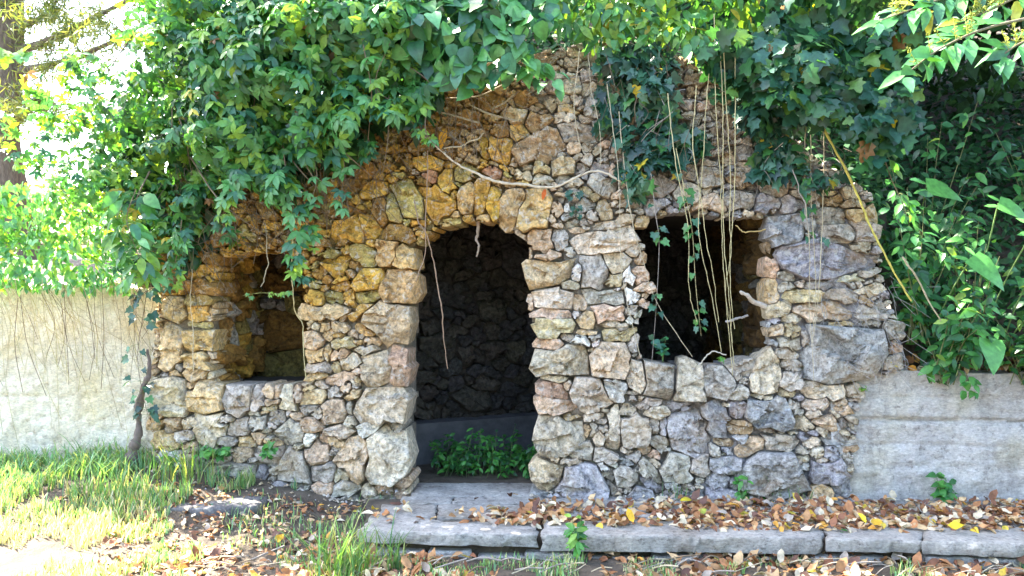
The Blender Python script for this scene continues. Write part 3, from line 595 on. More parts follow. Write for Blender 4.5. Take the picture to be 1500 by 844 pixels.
# ------------------------------------------------------------------ leaf shapes (base at origin, tip along +y, face along +z)
def blade(stations, widths, fold=.16, curl=.2, ox=0.0, oy=0.0, ang=0.0, sc=1.0, wave=0.0):
    V = [(0, 0, 0)]; n = len(stations)
    for i, (y, wd) in enumerate(zip(stations, widths)):
        z = -curl * y * y; wv = wave * math.sin(i * 2.3)
        V += [(-wd, y, z + fold * wd + wv), (0, y, z), (wd, y, z + fold * wd - wv)]
    V.append((0, 1, -curl)); V = np.array(V, float) * sc; T = [(0, 2, 1), (0, 3, 2)]
    for i in range(n - 1):
        a = 1 + 3 * i; b = a + 3; T += [(a, a + 1, b + 1), (a, b + 1, b), (a + 1, a + 2, b + 2), (a + 1, b + 2, b + 1)]
    a = 1 + 3 * (n - 1); t = len(V) - 1; T += [(a, a + 1, t), (a + 1, a + 2, t)]
    c, s = math.cos(ang), math.sin(ang); V = np.stack([V[:, 0] * c + V[:, 1] * s + ox, -V[:, 0] * s + V[:, 1] * c + oy, V[:, 2]], 1)
    return V, np.array(T)
def join(*parts):
    V, T, n = [], [], 0
    for v, t in parts: V.append(v); T.append(t + n); n += len(v)
    return np.concatenate(V), np.concatenate(T)
def fan(out, cen, fold=.12, curl=.2):
    out = np.array(out, float); V = np.concatenate([[cen], out]); z = fold * np.abs(V[:, 0]) - curl * V[:, 1] ** 2; k = len(out)
    return np.column_stack([V, z]), np.array([(0, 1 + (i + 1) % k, 1 + i) for i in range(k)])
def palmate(k=5, r=None):
    rr = random.Random(r); P = []
    for i in range(k):
        a = (i - (k - 1) / 2) * R(52 if k == 5 else 70) + rr.uniform(-.12, .12); s = (1.0, .92, .62)[abs(i - k // 2)] * rr.uniform(.9, 1.05)
        v, t = blade((.28, .62), (.17 + rr.uniform(0, .03), .22), rr.uniform(.05, .5), rr.uniform(.05, .65), ang=a, sc=s * .62); v[:, 2] -= .12 * abs(i - k // 2) * np.hypot(v[:, 0], v[:, 1]); P.append((v, t))
    return join(*P)
PALM = [palmate(5, 1), palmate(5, 2), palmate(3, 3), palmate(5, 4), palmate(5, 5)]
HEART = [blade((.0, .18, .48, .78), (.20, .40, .37, .19), .15, .25), blade((.02, .25, .55, .8), (.25, .42, .34, .15), .28, .45), blade((.0, .2, .5, .8), (.2, .36, .35, .16), .05, .1, wave=.03)]
OVATE = [blade((.15, .42, .72), (.17, .26, .18), .25, .3), blade((.18, .45, .75), (.14, .22, .15), .1, .5)]
LANCE = [blade((.12, .38, .68), (.11, .20, .15), .3, .35), blade((.12, .38, .68), (.13, .22, .14), .15, .15)]
IVY = [fan([(0, 0), (-.22, -.12), (-.46, .06), (-.34, .30), (-.42, .58), (-.16, .62), (0, 1), (.16, .62), (.42, .58), (.34, .30), (.46, .06), (.22, -.12)], (0, .32), .2, .18),
       fan([(0, 0), (-.2, -.1), (-.40, .02), (-.26, .32), (-.30, .5), (-.12, .6), (0, .95), (.12, .6), (.30, .5), (.26, .32), (.40, .02), (.2, -.1)], (0, .3), .1, .3)]
LOBED = [fan([(0, 0), (-.2, -.05), (-.5, .1), (-.36, .28), (-.56, .52), (-.26, .6), (-.2, .84), (0, 1), (.2, .84), (.26, .6), (.56, .52), (.36, .28), (.5, .1), (.2, -.05)], (0, .38), .1, .25)]
ARUM = [join(blade((.0, .25, .55, .82), (.30, .34, .25, .12), .12, .3), blade((.3, .7), (.15, .15), .05, .1, ox=-.10, oy=.05, ang=R(205), sc=.42), blade((.3, .7), (.15, .15), .05, .1, ox=.10, oy=.05, ang=R(155), sc=.42))]
LITTER = [blade((.18, .45, .75), (.2, .3, .2), .5, .5, wave=.05), blade((.15, .42, .72), (.16, .25, .17), -.4, .35, wave=-.06), blade((.2, .5, .78), (.22, .3, .2), .15, -.4, wave=.09), blade((.15, .45, .75), (.12, .2, .13), .9, .2)]
FAR = [blade((.45,), (.30,), .2, .2)]
def norm(a): return a / (np.linalg.norm(a, axis=-1, keepdims=True) + 1e-9)
def frames(tip, nor):
    z = norm(nor); y = norm(tip - (tip * z).sum(-1, keepdims=True) * z); x = np.cross(y, z); return x, y, z
def leaves_mesh(mb, shapes, P, tip, nor, sc, cols, rg):
    x, y, z = frames(tip, nor); pick = rg.integers(0, len(shapes), len(P))
    for k, (V, T) in enumerate(shapes):
        s = pick == k; n = int(s.sum())
        if not n: continue
        A = P[s][:, None] + sc[s][:, None, None] * (x[s][:, None] * V[None, :, :1] + y[s][:, None] * V[None, :, 1:2] + z[s][:, None] * V[None, :, 2:])
        TT = T[None] + (np.arange(n) * len(V))[:, None, None]
        mb.add(A.reshape(-1, 3), TT.reshape(-1, 3), np.repeat(cols[s], len(V), 0))
_lm = {}
def leaf_mesh_for(shapes, key, mat, pal):
    if key not in _lm: _lm[key] = [[mesh_np('leaf', V, T, mat, c) for c in pal] for (V, T) in shapes]
    return _lm[key]
def leaf_objects(parent, shapes, key, mat, pal, P, tip, nor, sc, ci, rg, name='leaf'):
    x, y, z = frames(tip, nor); lib = leaf_mesh_for(shapes, key, mat, pal); L = np.array(parent.location) if parent is not None else np.zeros(3); out = []
    for i in range(len(P)):
        o = bpy.data.objects.new(name, lib[rg.integers(len(shapes))][ci[i]]); COL.objects.link(o); o.parent = parent
        s = float(sc[i]); q = P[i] - L
        o.matrix_local = Matrix([[x[i][r] * s, y[i][r] * s, z[i][r] * s, q[r]] for r in range(3)] + [[0, 0, 0, 1]]); out.append(o)
    return out
def foliage(parent, shapes, key, mat, pal, wts, P, tip, nor, sc, rg, nobj, rank=None, rest='foliage'):
    """the nobj leaves that rank first are objects, the rest one joined part"""
    ci = rg.choice(len(pal), len(P), p=np.array(wts) / sum(wts)); order = np.argsort(-(rank if rank is not None else sc)); a, b = order[:nobj], order[nobj:]
    leaf_objects(parent, shapes, key, mat, pal, P[a], tip[a], nor[a], sc[a], ci[a], rg)
    if len(b):
        mb = MB(); cols = np.array(pal)[ci[b]] * rg.uniform(.8, 1.2, (len(b), 1)); leaves_mesh(mb, shapes, P[b], tip[b], nor[b], sc[b], cols, rg)
        mb.build(rest, mat, parent, 'stuff')
def sample_poly(poly, n, rg, edge=0.0):
    p = np.array(poly, float); lo, hi = p.min(0), p.max(0); out = []
    while sum(map(len, out)) < n:
        q = rg.uniform(lo, hi, (n * 2, 2)); k = q + edge * (np.stack([vn2(q[:, 0] / 23, q[:, 1] / 23, 1), vn2(q[:, 0] / 23, q[:, 1] / 23, 2)], 1) - .5) * 2
        out.append(q[inpoly(poly, k[:, 0], k[:, 1])])
    return np.concatenate(out)[:n]
UP = np.array([0, 0, 1.0])
def curtain(poly, n, rg, off0, off1, lump=(90, 70), thick=.22, edge=26, seed=0, keep=None, droop=.75):
    """leaves of a plant that hangs in lumps over the wall inside a photo-space outline"""
    q = sample_poly(poly, n, rg, edge); u, v = q[:, 0], q[:, 1]
    def D(u, v): return off0 + (off1 - off0) * np.clip(1.5 * (.65 * vn2(u / lump[0], v / lump[1], seed + .5) + .35 * vn2(u / 34, v / 30, seed + 7.5)) - .25, 0, 1)
    d = D(u, v); lay = rg.beta(1.1, 2.2, n) * thick
    gu, gv = (D(u + 8, v) - d) / 8 * 205, (D(u, v + 8) - d) / 8 * 205
    P = F(u, v, np.maximum(d - lay, .02))
    nor = NRM * 1.0 + UP * (.55 + np.clip(gv, -1.2, 1.2))[:, None] - TAN * np.clip(gu, -1.2, 1.2)[:, None] + rg.normal(0, .42, (n, 3))
    tip = -UP * droop + NRM * .25 + TAN * rg.normal(0, .65, n)[:, None] + rg.normal(0, .25, (n, 3))
    if keep is not None: k = keep(u, v, rg); P, tip, nor, u, v, lay, d = P[k], tip[k], nor[k], u[k], v[k], lay[k], d[k]
    return P, tip, nor, u, v, -lay + .25 * d
def tube_part(pts, r, parent, col, name='stem', sides=5, knob=.3, n=None, mat=None):
    mb = MB(); pts = np.asarray(pts); q = spline(pts, n or max(8, len(pts) * 5)); mb.tube(q, r, sides, col, knob); return mb.build(name, mat or TWIG, parent)
def px_line(line, off): return np.array([F(u, v, o) for (u, v), o in zip(line, off if np.ndim(off) else [off] * len(line))])
BR = (.16, .115, .07); PALE = (.46, .39, .26); STRAW = (.50, .43, .22); GREY = (.30, .26, .22)
BLUE = (.045, .16, .08); DEEP = (.03, .10, .04); MID = (.075, .24, .055); LIME = (.20, .36, .05); YEL = (.50, .40, .04); PALEG = (.12, .31, .11); BROWN = (.26, .13, .05); TAN_ = (.42, .30, .15)

# ------------------------------------------------------------------ main creeper, upper left
g = np.random.default_rng(101)
CREEP = [(92, 195), (130, 150), (190, 80), (240, 20), (262, -60), (560, -60), (600, 30), (640, 110), (660, 150), (628, 190), (560, 192), (520, 235), (470, 250), (442, 300), (404, 288), (380, 262), (345, 268), (330, 330), (296, 385), (248, 412), (214, 398), (196, 330), (150, 330), (110, 295), (84, 235)]
creeper = thing('creeper_vine', F(250, 690, .05), 'large green creeper with five-finger leaves spilling over the left half of the ruin', 'vine')
P, tip, nor, u, v, rk = curtain(CREEP, 3200, g, .18, .98, seed=3, thick=.34)
sc = g.uniform(.085, .20, len(P)) * (.6 + .4 * ss(120, 420, u))
left = ss(420, 150, u)  # yellower leaves leftwards: sunlight put into the leaf colour mix
pal = [BLUE, MID, PALEG, LIME, YEL, DEEP, BROWN]
a = left > g.uniform(.15, .85, len(P))
for nm, s_, wts, k in (('l', a, (.8, 3, 2, 4, .2, .5, .06), 90), ('r', ~a, (2.2, 3.6, 2.6, 2.2, .05, 1.0, .07), 165)):
    foliage(creeper, PALM, 'palm', LEAF, pal, wts, P[s_], tip[s_], nor[s_], sc[s_], g, k, rk[s_])
Pd, td, nd, ud, vd, _ = curtain([(p if p[0] > 215 else (p[0] + 60, p[1])) for p in CREEP], 3200, g, .02, .45, seed=3, thick=.3, edge=10)          # leaves deep inside, their shade put into darker colours
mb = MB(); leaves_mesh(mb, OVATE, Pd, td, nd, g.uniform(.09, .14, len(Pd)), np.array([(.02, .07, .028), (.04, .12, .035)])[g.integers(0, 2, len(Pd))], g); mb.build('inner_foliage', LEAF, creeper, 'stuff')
for k in range(26):
    u0, v0_ = sample_poly(CREEP, 1, g)[0]; L = g.uniform(60, 190); a_ = g.uniform(-.5, .9)
    ln = [(u0, v0_), (u0 + L * .4 * math.sin(a_) + g.normal(0, 8), v0_ + L * .35), (u0 + L * .8 * math.sin(a_), v0_ + L * .62 + g.normal(0, 10))]
    tube_part(px_line(ln, [.30, .42, .30]), [.006, .004, .002], creeper, BR, n=10)
# brown dead growth under the mass
mb = MB()
for k in range(230):
    u0, v0_ = sample_poly([(230, 250), (620, 150), (760, 120), (770, 180), (600, 230), (480, 300), (420, 330), (330, 360), (240, 420)], 1, g)[0]; L = g.uniform(25, 95)
    ln = [(u0, v0_), (u0 + g.normal(0, 14), v0_ + L * .5), (u0 + g.normal(0, 26), v0_ + L)]
    mb.tube(spline(px_line(ln, [g.uniform(.05, .3), g.uniform(.05, .25), g.uniform(.03, .15)]), 7), .0022, 3, BR)
mb.build('dead_stems', TWIG, creeper, 'stuff')

def strand(name, line, off, label, shapes, key, pal, wts, nleaf, size, rg, rad=.0035, mat=None, cat='vine', group=None, col=BR, petiole=.03, spread=1.0):
    pts = px_line(line, off); t = thing(name, pts[0], label, cat, group); q = spline(pts, 24); mb = MB(); mb.tube(q, [rad, rad * .5], 5, col, .3)
    s = np.sort(rg.uniform(.05, 1, nleaf)); P0 = np.array([q[min(23, int(x * 23))] for x in s]); side = np.where(np.arange(nleaf) % 2, 1, -1)[:, None]
    d = TAN * side * rg.uniform(.4, 1, (nleaf, 1)) * spread + NRM * rg.uniform(.1, .8, (nleaf, 1)) + UP * rg.normal(0, .3, (nleaf, 1)); P1 = P0 + d * petiole
    for a_, b_ in zip(P0, P1): mb.tube(np.array([a_, (a_ + b_) / 2 + UP * .004, b_]), .0014, 3, (.2, .25, .08))
    mb.build('stem', TWIG, t)
    tip = d * .6 - UP * .7 + rg.normal(0, .2, (nleaf, 3)); nor = NRM + UP * .6 + rg.normal(0, .3, (nleaf, 3)) + TAN * side * .2
    ci = rg.choice(len(pal), nleaf, p=np.array(wts) / sum(wts)); leaf_objects(t, shapes, key, mat or LEAF, pal, P1, tip, nor, size * rg.uniform(.7, 1.1, nleaf) * (1.05 - .35 * s), ci, rg)
    return t
SP = [BLUE, PALEG, MID, LIME]; g = np.random.default_rng(103)
strand('creeper_strand', [(505, 180), (517, 220), (525, 250), (521, 280), (519, 310), (522, 330)], [.4, .4, .36, .34, .32, .3], 'creeper strand dangling above the left pier, ending in pale curled leaves', PALM, 'palm', pal, (3, 1, 3, .4, 0, .3, 0), 13, .16, g)
strand('creeper_strand', [(448, 240), (452, 290), (462, 330), (458, 380), (466, 420)], [.45, .42, .4, .38, .3], 'longest leafy creeper strand hanging between the left window and the doorway', PALM, 'palm', pal, (3, 1, 4, .6, 0, .3, 0), 24, .18, g, spread=1.3)
strand('creeper_strand', [(600, 95), (578, 150), (610, 180), (628, 205), (652, 222)], [.6, .55, .45, .36, .3], 'pale sprig of creeper running towards the bare root above the arch', PALM, 'palm', pal, (1, 1, 4, 2, 0, 0, 0), 18, .13, g)
strand('creeper_strand', [(262, 290), (252, 330), (262, 370), (268, 410)], [.6, .62, .6, .5], 'bright green leafy strand drooping over the left window corner', OVATE, 'ovate', pal, (2, 4, 3, 3, .3, 0, 0), 46, .16, g, spread=1.6, petiole=.06)
strand('creeper_strand', [(452, 425), (436, 430), (412, 428), (388, 432)], [.34, .36, .38, .4], 'thin sideways tendril with tiny lime leaves in front of the left window', PALM, 'palm', pal, (0, 0, 2, 4, 0, 0, 0), 10, .07, g, rad=.0022, col=(.3, .3, .08))
strand('creeper_strand', [(560, 60), (572, 120), (575, 165), (560, 215), (552, 250)], [.7, .7, .6, .4, .3], 'creeper strand hanging down from the middle of the leaf mass', PALM, 'palm', pal, (3, 1, 3, .4, .2, .3, 0), 15, .15, g)

strand('creeper_strand', [(395, 262), (388, 290), (372, 312), (362, 345)], [.55, .55, .5, .42], 'short leafy strand hanging over the top of the left window', PALM, 'palm', pal, (2, 3, 3, 1.5, 0, .3, 0), 22, .15, g, spread=1.4)
strand('creeper_strand', [(318, 330), (312, 360), (300, 392), (292, 420)], [.55, .52, .46, .4], 'leafy strand drooping past the upper left corner of the left window', PALM, 'palm', pal, (2, 3, 3, 1.5, 0, .3, 0), 24, .14, g, spread=1.4)
strand('creeper_strand', [(486, 240), (490, 272), (480, 300), (474, 336), (478, 372)], [.42, .4, .36, .34, .32], 'leafy strand hanging beside the longest one over the left pier', PALM, 'palm', pal, (2, 3, 3, 1, 0, .3, 0), 20, .15, g, spread=1.2)
# heart-leaved vine over the arch
g = np.random.default_rng(104)
hv = thing('heart_leaf_vine', F(700, 120, .1), 'glossy green vine with heart-shaped leaves above the arched doorway', 'vine')
HV = [(560, -60), (850, -60), (828, 20), (832, 60), (800, 70), (772, 100), (745, 118), (705, 142), (668, 150), (640, 120), (585, 60)]
P, tip, nor, u, v, rk = curtain(HV, 620, g, .22, .66, seed=11, thick=.3, edge=18)
HPAL = [BLUE, MID, PALEG, DEEP, YEL]
foliage(hv, HEART, 'heart', IVYM, HPAL, (3, 3.4, 1.4, 1.4, .08), P, tip, nor, g.uniform(.085, .155, len(P)), g, 150, rk)
for ln, o_ in (([(612, 118), (640, 130), (660, 118)], .25), ([(716, 118), (735, 124), (760, 127)], .2), ([(690, 158), (720, 172), (760, 182)], .12), ([(728, 162), (745, 152), (755, 142)], .1), ([(640, 150), (700, 148), (742, 130)], .14), ([(610, 160), (660, 172), (705, 185)], .12)):
    tube_part(px_line(ln, o_), .006, hv, (.34, .27, .17), n=9)
hs = np.random.default_rng(105)
strand('heart_leaf_sprig', [(745, 95), (770, 110), (800, 118), (812, 140)], [.3, .3, .26, .2], 'sprig of heart-shaped leaves hanging at the right end of the vine above the arch', HEART, 'heart', HPAL, (2, 4, 2, 0, 0), 24, .13, hs, mat=IVYM, spread=1.5, petiole=.05)
# orange dead leaf caught above the arch
g = np.random.default_rng(106)
for (uu, vv, oo, s_, c_, lab) in ((657, 192, .12, .14, (.55, .26, .02), 'large orange dead leaf caught between the vine and the arch stones'), (800, 279, .10, .075, (.55, .12, .02), 'small red leaf lying on the bare root above the arch')):
    o = leaf_objects(None, OVATE, 'dead' + str(uu), DRYLEAF, [c_], F(np.array([uu]), np.array([vv]), oo), np.array([[-.3, -.1, -1.]]), NRM[None] + [[0, 0, .4]], np.array([s_]), np.array([0]), g, 'dead_leaf')[0]
    tag(o, lab, 'leaf')

# ------------------------------------------------------------------ pale climbing plant on the crest, ivy curtain, lobed climber
g = np.random.default_rng(110)
cp = thing('crest_climber', F(950, 60, .1), 'pale yellow-green climber with small pointed leaves along the top of the ruin', 'vine')
P, tip, nor, u, v, rk = curtain([(800, -50), (1110, -50), (1105, 30), (1090, 68), (1050, 92), (1000, 80), (960, 66), (900, 72), (850, 66), (824, 30)], 760, g, .10, .42, lump=(60, 50), seed=21, thick=.22, edge=18)
foliage(cp, OVATE, 'ovate2', LEAF, [PALEG, LIME, MID, YEL, BLUE], (3, 3.5, 3, .35, .7), P, tip, nor, g.uniform(.075, .135, len(P)), g, 90, rk)
ivy = thing('ivy', F(950, 260, .05), 'dark blue-green ivy with pointed lobes hanging over the right window lintel', 'ivy')
IV = [(872, 105), (890, 78), (1000, 70), (1090, 100), (1130, 140), (1235, 165), (1250, 235), (1230, 262), (1185, 270), (1150, 262), (1110, 262), (1060, 235), (1010, 250), (960, 250), (932, 292), (908, 270), (888, 210)]
P, tip, nor, u, v, rk = curtain(IV, 1800, g, .06, .34, lump=(50, 45), seed=31, thick=.16, edge=20, keep=lambda u, v, rg: vn2(u / 42, v / 36, 77) > .30 + .3 * ((u > 985) & (u < 1085)) - .1 * (v < 170))
IPAL = [(.025, .085, .05), (.045, .13, .07), (.06, .18, .045), YEL, (.014, .045, .03)]
foliage(ivy, IVY, 'ivy', IVYM, IPAL, (3.5, 3, 1.3, .12, 2), P, tip, nor, g.uniform(.065, .115, len(P)), g, 140, rk)
mb = MB()
for k in range(190):                                    # matted dry stems and roots on the crest
    u0, v0_ = sample_poly([(820, 70), (930, 55), (1060, 80), (1150, 150), (1230, 220), (1230, 275), (1100, 285), (960, 280), (880, 230)], 1, g)[0]; L = g.uniform(20, 70); a_ = g.normal(.2, 1.1)
    ln = [(u0, v0_), (u0 + L * .5 * math.sin(a_) + g.normal(0, 6), v0_ + L * .5 * math.cos(a_)), (u0 + L * math.sin(a_), v0_ + L * math.cos(a_) + g.normal(0, 8))]
    mb.tube(spline(px_line(ln, g.uniform(.03, .24, 3)), 7), g.uniform(.0015, .003), 3, [BR, (.10, .075, .05), GREY][k % 3])
mb.build('dead_stems', TWIG, ivy, 'stuff')
lc = thing('lobed_climber', F(1180, 200, .2), 'leafy climber with broad lobed leaves, some yellowed, at the upper right of the ruin', 'vine')
P, tip, nor, u, v, rk = curtain([(1015, 100), (1050, 72), (1110, 45), (1150, -40), (1420, -40), (1330, 60), (1310, 150), (1300, 215), (1285, 262), (1240, 240), (1190, 205), (1140, 190), (1080, 150)], 1300, g, .25, .75, lump=(70, 60), seed=41, thick=.35, edge=20, droop=.5)
foliage(lc, LOBED, 'lobed', LEAF, [(.03, .10, .065), (.045, .15, .05), (.12, .24, .05), YEL, BROWN, (.02, .07, .03)], (4, 2.2, .8, .08, .06, 3.0), P, tip, nor, g.uniform(.06, .135, len(P)), g, 150, rk)
strand('ivy_strand', [(985, 225), (998, 290), (1008, 340), (1014, 420), (1022, 490)], [.24, .24, .22, .2, .18], 'bright ivy strand hanging down into the right window', IVY, 'ivy', IPAL, (1, 3, 6, 0, 0), 20, .085, g, mat=IVYM, col=STRAW, rad=.003)
strand('ivy_strand', [(950, 260), (957, 320), (962, 360), (958, 450), (952, 530)], [.22, .22, .2, .18, .16], 'sparse ivy strand hanging along the left side of the right window', IVY, 'ivy', IPAL, (4, 3, 2, 0, 0), 12, .075, g, mat=IVYM, col=GREY, rad=.003)
strand('ivy_strand', [(1180, 245), (1176, 300), (1178, 345), (1205, 352)], [.2, .14, .12, .12], 'short ivy strand with dark leaves on the right pier', IVY, 'ivy', IPAL, (4, 3, 2, 0, 0), 11, .085, g, mat=IVYM, rad=.0025)
strand('ivy_strand', [(1275, 235), (1290, 270), (1306, 300), (1312, 320)], [.25, .22, .2, .2], 'leafy sprig hanging beyond the upper right corner of the ruin', OVATE, 'ovate', pal, (2, 4, 3, 1, 0, 0, 0), 20, .11, g, spread=1.3)
strand('ivy_strand', [(838, 280), (846, 300), (838, 325)], [.09, .09, .09], 'tiny dark ivy sprig growing on the stones right of the arch', IVY, 'ivy', IPAL, (5, 2, 0, .6, 0), 16, .05, g, mat=IVYM, rad=.002, petiole=.04)

# ------------------------------------------------------------------ bare stems, roots, twigs
g = np.random.default_rng(120)
def stem(name, line, off, r, col, label, group=None, cat='stem', knob=.25):
    pts = spline(px_line(line, off), max(10, len(line) * 6)); pts = pts + g.normal(0, .0018, pts.shape); tt = np.linspace(0, 1, len(pts)); amp = g.uniform(.004, .014); pts = pts + np.outer(amp * np.sin(tt * g.uniform(7, 19) + g.uniform(0, 6)) * np.sin(math.pi * tt), TAN) + np.outer(amp * np.sin(tt * g.uniform(5, 14)) * np.sin(math.pi * tt), NRM); mb = MB(); mb.tube(pts, r, 6, col, knob)
    return tag(mb.build(name, TWIG, None, origin=pts[0]), label, cat, group)
DRYL, DRYG = 'dry straw-coloured climber stem hanging in front of the right window', 'dry stems hanging in front of the right window'
for ln in ([(1037, 40), (1040, 150), (1045, 250), (1048, 350), (1058, 450), (1066, 545)], [(1044, 60), (1048, 180), (1052, 300), (1056, 400), (1062, 470), (1068, 530)], [(1050, 80), (1055, 200), (1062, 310), (1060, 370), (1057, 430), (1066, 500)], [(1030, 120), (1022, 220), (1017, 330), (1032, 420), (1050, 512)], [(1066, 100), (1066, 250), (1063, 330), (1061, 420), (1068, 480)], [(1012, 140), (1008, 230), (1024, 330), (1036, 400), (1046, 470)], [(972, 150), (985, 255), (998, 330), (1004, 420), (1015, 470)]):
    stem('dry_stem', ln, [.30, .30, .26, .24, .22, .2][:len(ln)], [.0032, .0020], STRAW, DRYL, DRYG)
for i_, ln in enumerate(([(888, 130), (902, 230), (906, 330), (914, 420), (935, 520)], [(905, 170), (920, 300), (938, 380), (958, 440), (1010, 520)], [(862, 90), (868, 150), (880, 215), (878, 250)], [(850, 75), (842, 165), (850, 215), (864, 248)])):
    stem('dry_stem', ln, .16, [.0032, .002], PALE, ('long pale dry stem hanging straight down the middle pier beside the right window', 'pale dry stem slanting across the corner of the right window down to its sill', 'short pale dry stem ending at the bare root above the middle pier', 'short pale dry stem furthest left above the middle pier')[i_], 'dry stems over the middle pier')
for i_, ln in enumerate(([(1170, 150), (1172, 300), (1177, 420), (1183, 570)], [(1178, 190), (1180, 300), (1184, 430), (1181, 500)], [(1198, 150), (1195, 290), (1191, 420), (1182, 490)])):
    stem('dry_stem', ln, .17, [.0034, .0022], PALE, ('longest pale dry stem on the right pier, reaching below its biggest stone', 'middle pale dry stem of three on the right pier', 'pale dry stem on the right pier hanging nearest the yellow stem')[i_], 'dry stems over the right pier')
stem('yellow_stem', [(1192, 195), (1236, 285), (1262, 340), (1288, 392), (1315, 440)], .24, [.009, .006], (.50, .42, .08), 'thick yellow stem slanting across the right edge of the ruin')
stem('brown_stem', [(1298, 378), (1325, 420), (1352, 470)], .3, [.007, .005], (.36, .30, .18), 'brown stem slanting through the shrubs right of the ruin')
stem('grey_twig', [(1150, 255), (1165, 300), (1172, 340)], .22, .004, GREY, 'short grey twig hanging at the upper left of the right pier')
stem('dry_stem', [(448, 330), (445, 430), (450, 480), (452, 556)], [.26, .24, .12, .06], .0038, STRAW, 'dry straw stem hanging along the right edge of the left window')
stem('dry_stem', [(300, 395), (299, 460), (302, 540)], .2, .003, PALE, 'dry straw stem hanging in front of the left window jamb')
stem('dry_stem', [(398, 330), (401, 385), (392, 420)], .12, .003, PALE, 'short dry stem dangling in the top of the left window')
stem('bare_root', [(628, 205), (655, 228), (672, 243), (700, 258), (735, 270), (770, 273), (812, 277), (845, 262), (872, 254), (898, 262), (932, 286)], [.2, .18, .14, .13, .13, .13, .13, .13, .12, .12, .12], [.005, .0095, .009, .007], (.55, .46, .33), 'long pale bare root curving across the wall above the arch', cat='root')
stem('bare_root', [(655, 222), (680, 218), (700, 210), (712, 200)], .14, .005, (.5, .4, .25), 'short forked pale root branching off to the right above the arch', cat='root')
stem('hanging_twig', [(612, 295), (620, 325), (628, 345), (642, 395), (648, 440), (650, 480), (657, 540)], [.14, .16, .14, .1, .08, .05, .04], [.0038, .0042, .0046, .003], (.30, .20, .13), 'brown twig hanging in the doorway down to half height', cat='twig')
stem('hanging_twig', [(632, 225), (633, 290), (628, 345), (622, 385), (613, 412)], [.15, .15, .14, .1, .08], .0034, (.32, .22, .15), 'thin twig crossing in front of the left corner of the arch', cat='twig')
stem('hanging_root', [(700, 322), (697, 345), (699, 358), (697, 376)], -.06, [.013, .006], (.30, .23, .17), 'crooked grey root hanging from the top of the arch', cat='root')
stem('broken_branch', [(1080, 427), (1098, 438), (1120, 450), (1145, 462)], [.12, .06, 0, -.12], [.012, .019, .02], (.52, .44, .36), 'broken pale branch sticking out of the right side of the right window', cat='branch')
stem('broken_branch', [(1070, 474), (1086, 469), (1104, 464)], -.2, .009, (.40, .37, .35), 'grey stick wedged inside the right window', cat='branch')
stem('curved_tendril', [(1076, 330), (1090, 340), (1112, 338), (1130, 334), (1148, 322)], .02, [.004, .006], (.50, .36, .14), 'curved tan tendril under the lintel of the right window')
stem('bent_twig', [(1020, 536), (1032, 524), (1043, 514), (1062, 519)], .04, .005, (.5, .45, .36), 'bent pale twig lying on the sill of the right window', cat='twig')
for ln, r_, lab in (([(208, 700), (206, 665), (213, 630), (210, 600), (219, 570), (230, 545), (226, 510)], [.045, .036, .030, .018, .010], 'knotted dark vine trunk hugging the lower left edge of the ruin'), ([(196, 695), (204, 668), (209, 640)], [.05, .03], 'dark gnarled stump at the foot of the vine trunk')):
    stem('vine_trunk', ln, .10, r_, (.13, .10, .085), lab, cat='vine trunk', knob=.5)
mb = MB()
for k in range(130):
    u0 = g.uniform(-40, 228); v0_ = g.uniform(405, 440); L = g.uniform(30, 150) * (1 if g.random() < .8 else 1.7)
    ln = [(u0, v0_), (u0 + g.normal(0, 8), v0_ + L * .5), (u0 + g.normal(4, 14), v0_ + L)]
    mb.tube(spline(px_line(ln, [.16, g.uniform(.02, .10), g.uniform(-.08, .03)]), 8), g.uniform(.0012, .003), 3, [STRAW, PALE, (.55, .48, .3), BR][k % 4])
tag(mb.build('dry_stalks', TWIG, None, 'stuff'), 'fringe of dry straw stalks hanging down the pale left wall', 'dry stalks')
mb = MB()
for k in range(90):
    u0, v0_ = g.uniform(1190, 1310), g.uniform(400, 530); L = g.uniform(20, 70); a_ = g.normal(.5, .8)
    ln = [(u0, v0_), (u0 + L * .5 * math.sin(a_) + g.normal(0, 6), v0_ + L * .5 * math.cos(a_)), (u0 + L * math.sin(a_), v0_ + L * math.cos(a_))]
    mb.tube(spline(px_line(ln, g.uniform(.06, .11, 3)), 7), .0014, 3, (.40, .37, .35))
tag(mb.build('root_hairs', TWIG, None, 'stuff'), 'web of fine grey roots over the right pier stones', 'roots')

# small plants rooted between stones
def rosette(name, uv, off, label, n, size, spreadp, shapes, key, pal, wts, rg, mat=None, z=None, height=.15, cat='weed', group=None):
    """small leafy plant: a few stems, leaves along them"""
    b = F(uv[0], uv[1], off) if z is None else np.array([*gpt(uv[0], uv[1], z), z])
    t = thing(name, b, label, cat, group); ns = max(2, n // 5); mb = MB(); P = []; tp = []; nn = []
    for k in range(ns):
        a_ = rg.uniform(0, 2 * math.pi); lean = rg.uniform(.1, 1) * spreadp
        top = b + np.array([math.cos(a_) * lean, math.sin(a_) * lean * .6 - .02, height * rg.uniform(.55, 1.1)]); q = spline(np.array([b, (b + top) / 2 + UP * height * .15, top]), 8); mb.tube(q, [.003, .0015], 4, (.14, .22, .06))
        for j in range(max(2, n // ns)):
            p = q[min(7, int(rg.uniform(.25, 1) * 8))]; az = rg.uniform(0, 2 * math.pi); d = np.array([math.cos(az), math.sin(az), .25]); P.append(p); tp.append(d); nn.append(UP * .9 + NRM * .55 + rg.normal(0, .3, 3))
    mb.build('stem', TWIG, t); P = np.array(P); ci = rg.choice(len(pal), len(P), p=np.array(wts) / sum(wts))
    leaf_objects(t, shapes, key, mat or LEAF, pal, P, np.array(tp), np.array(nn), size * rg.uniform(.6, 1.1, len(P)), ci, rg); return t
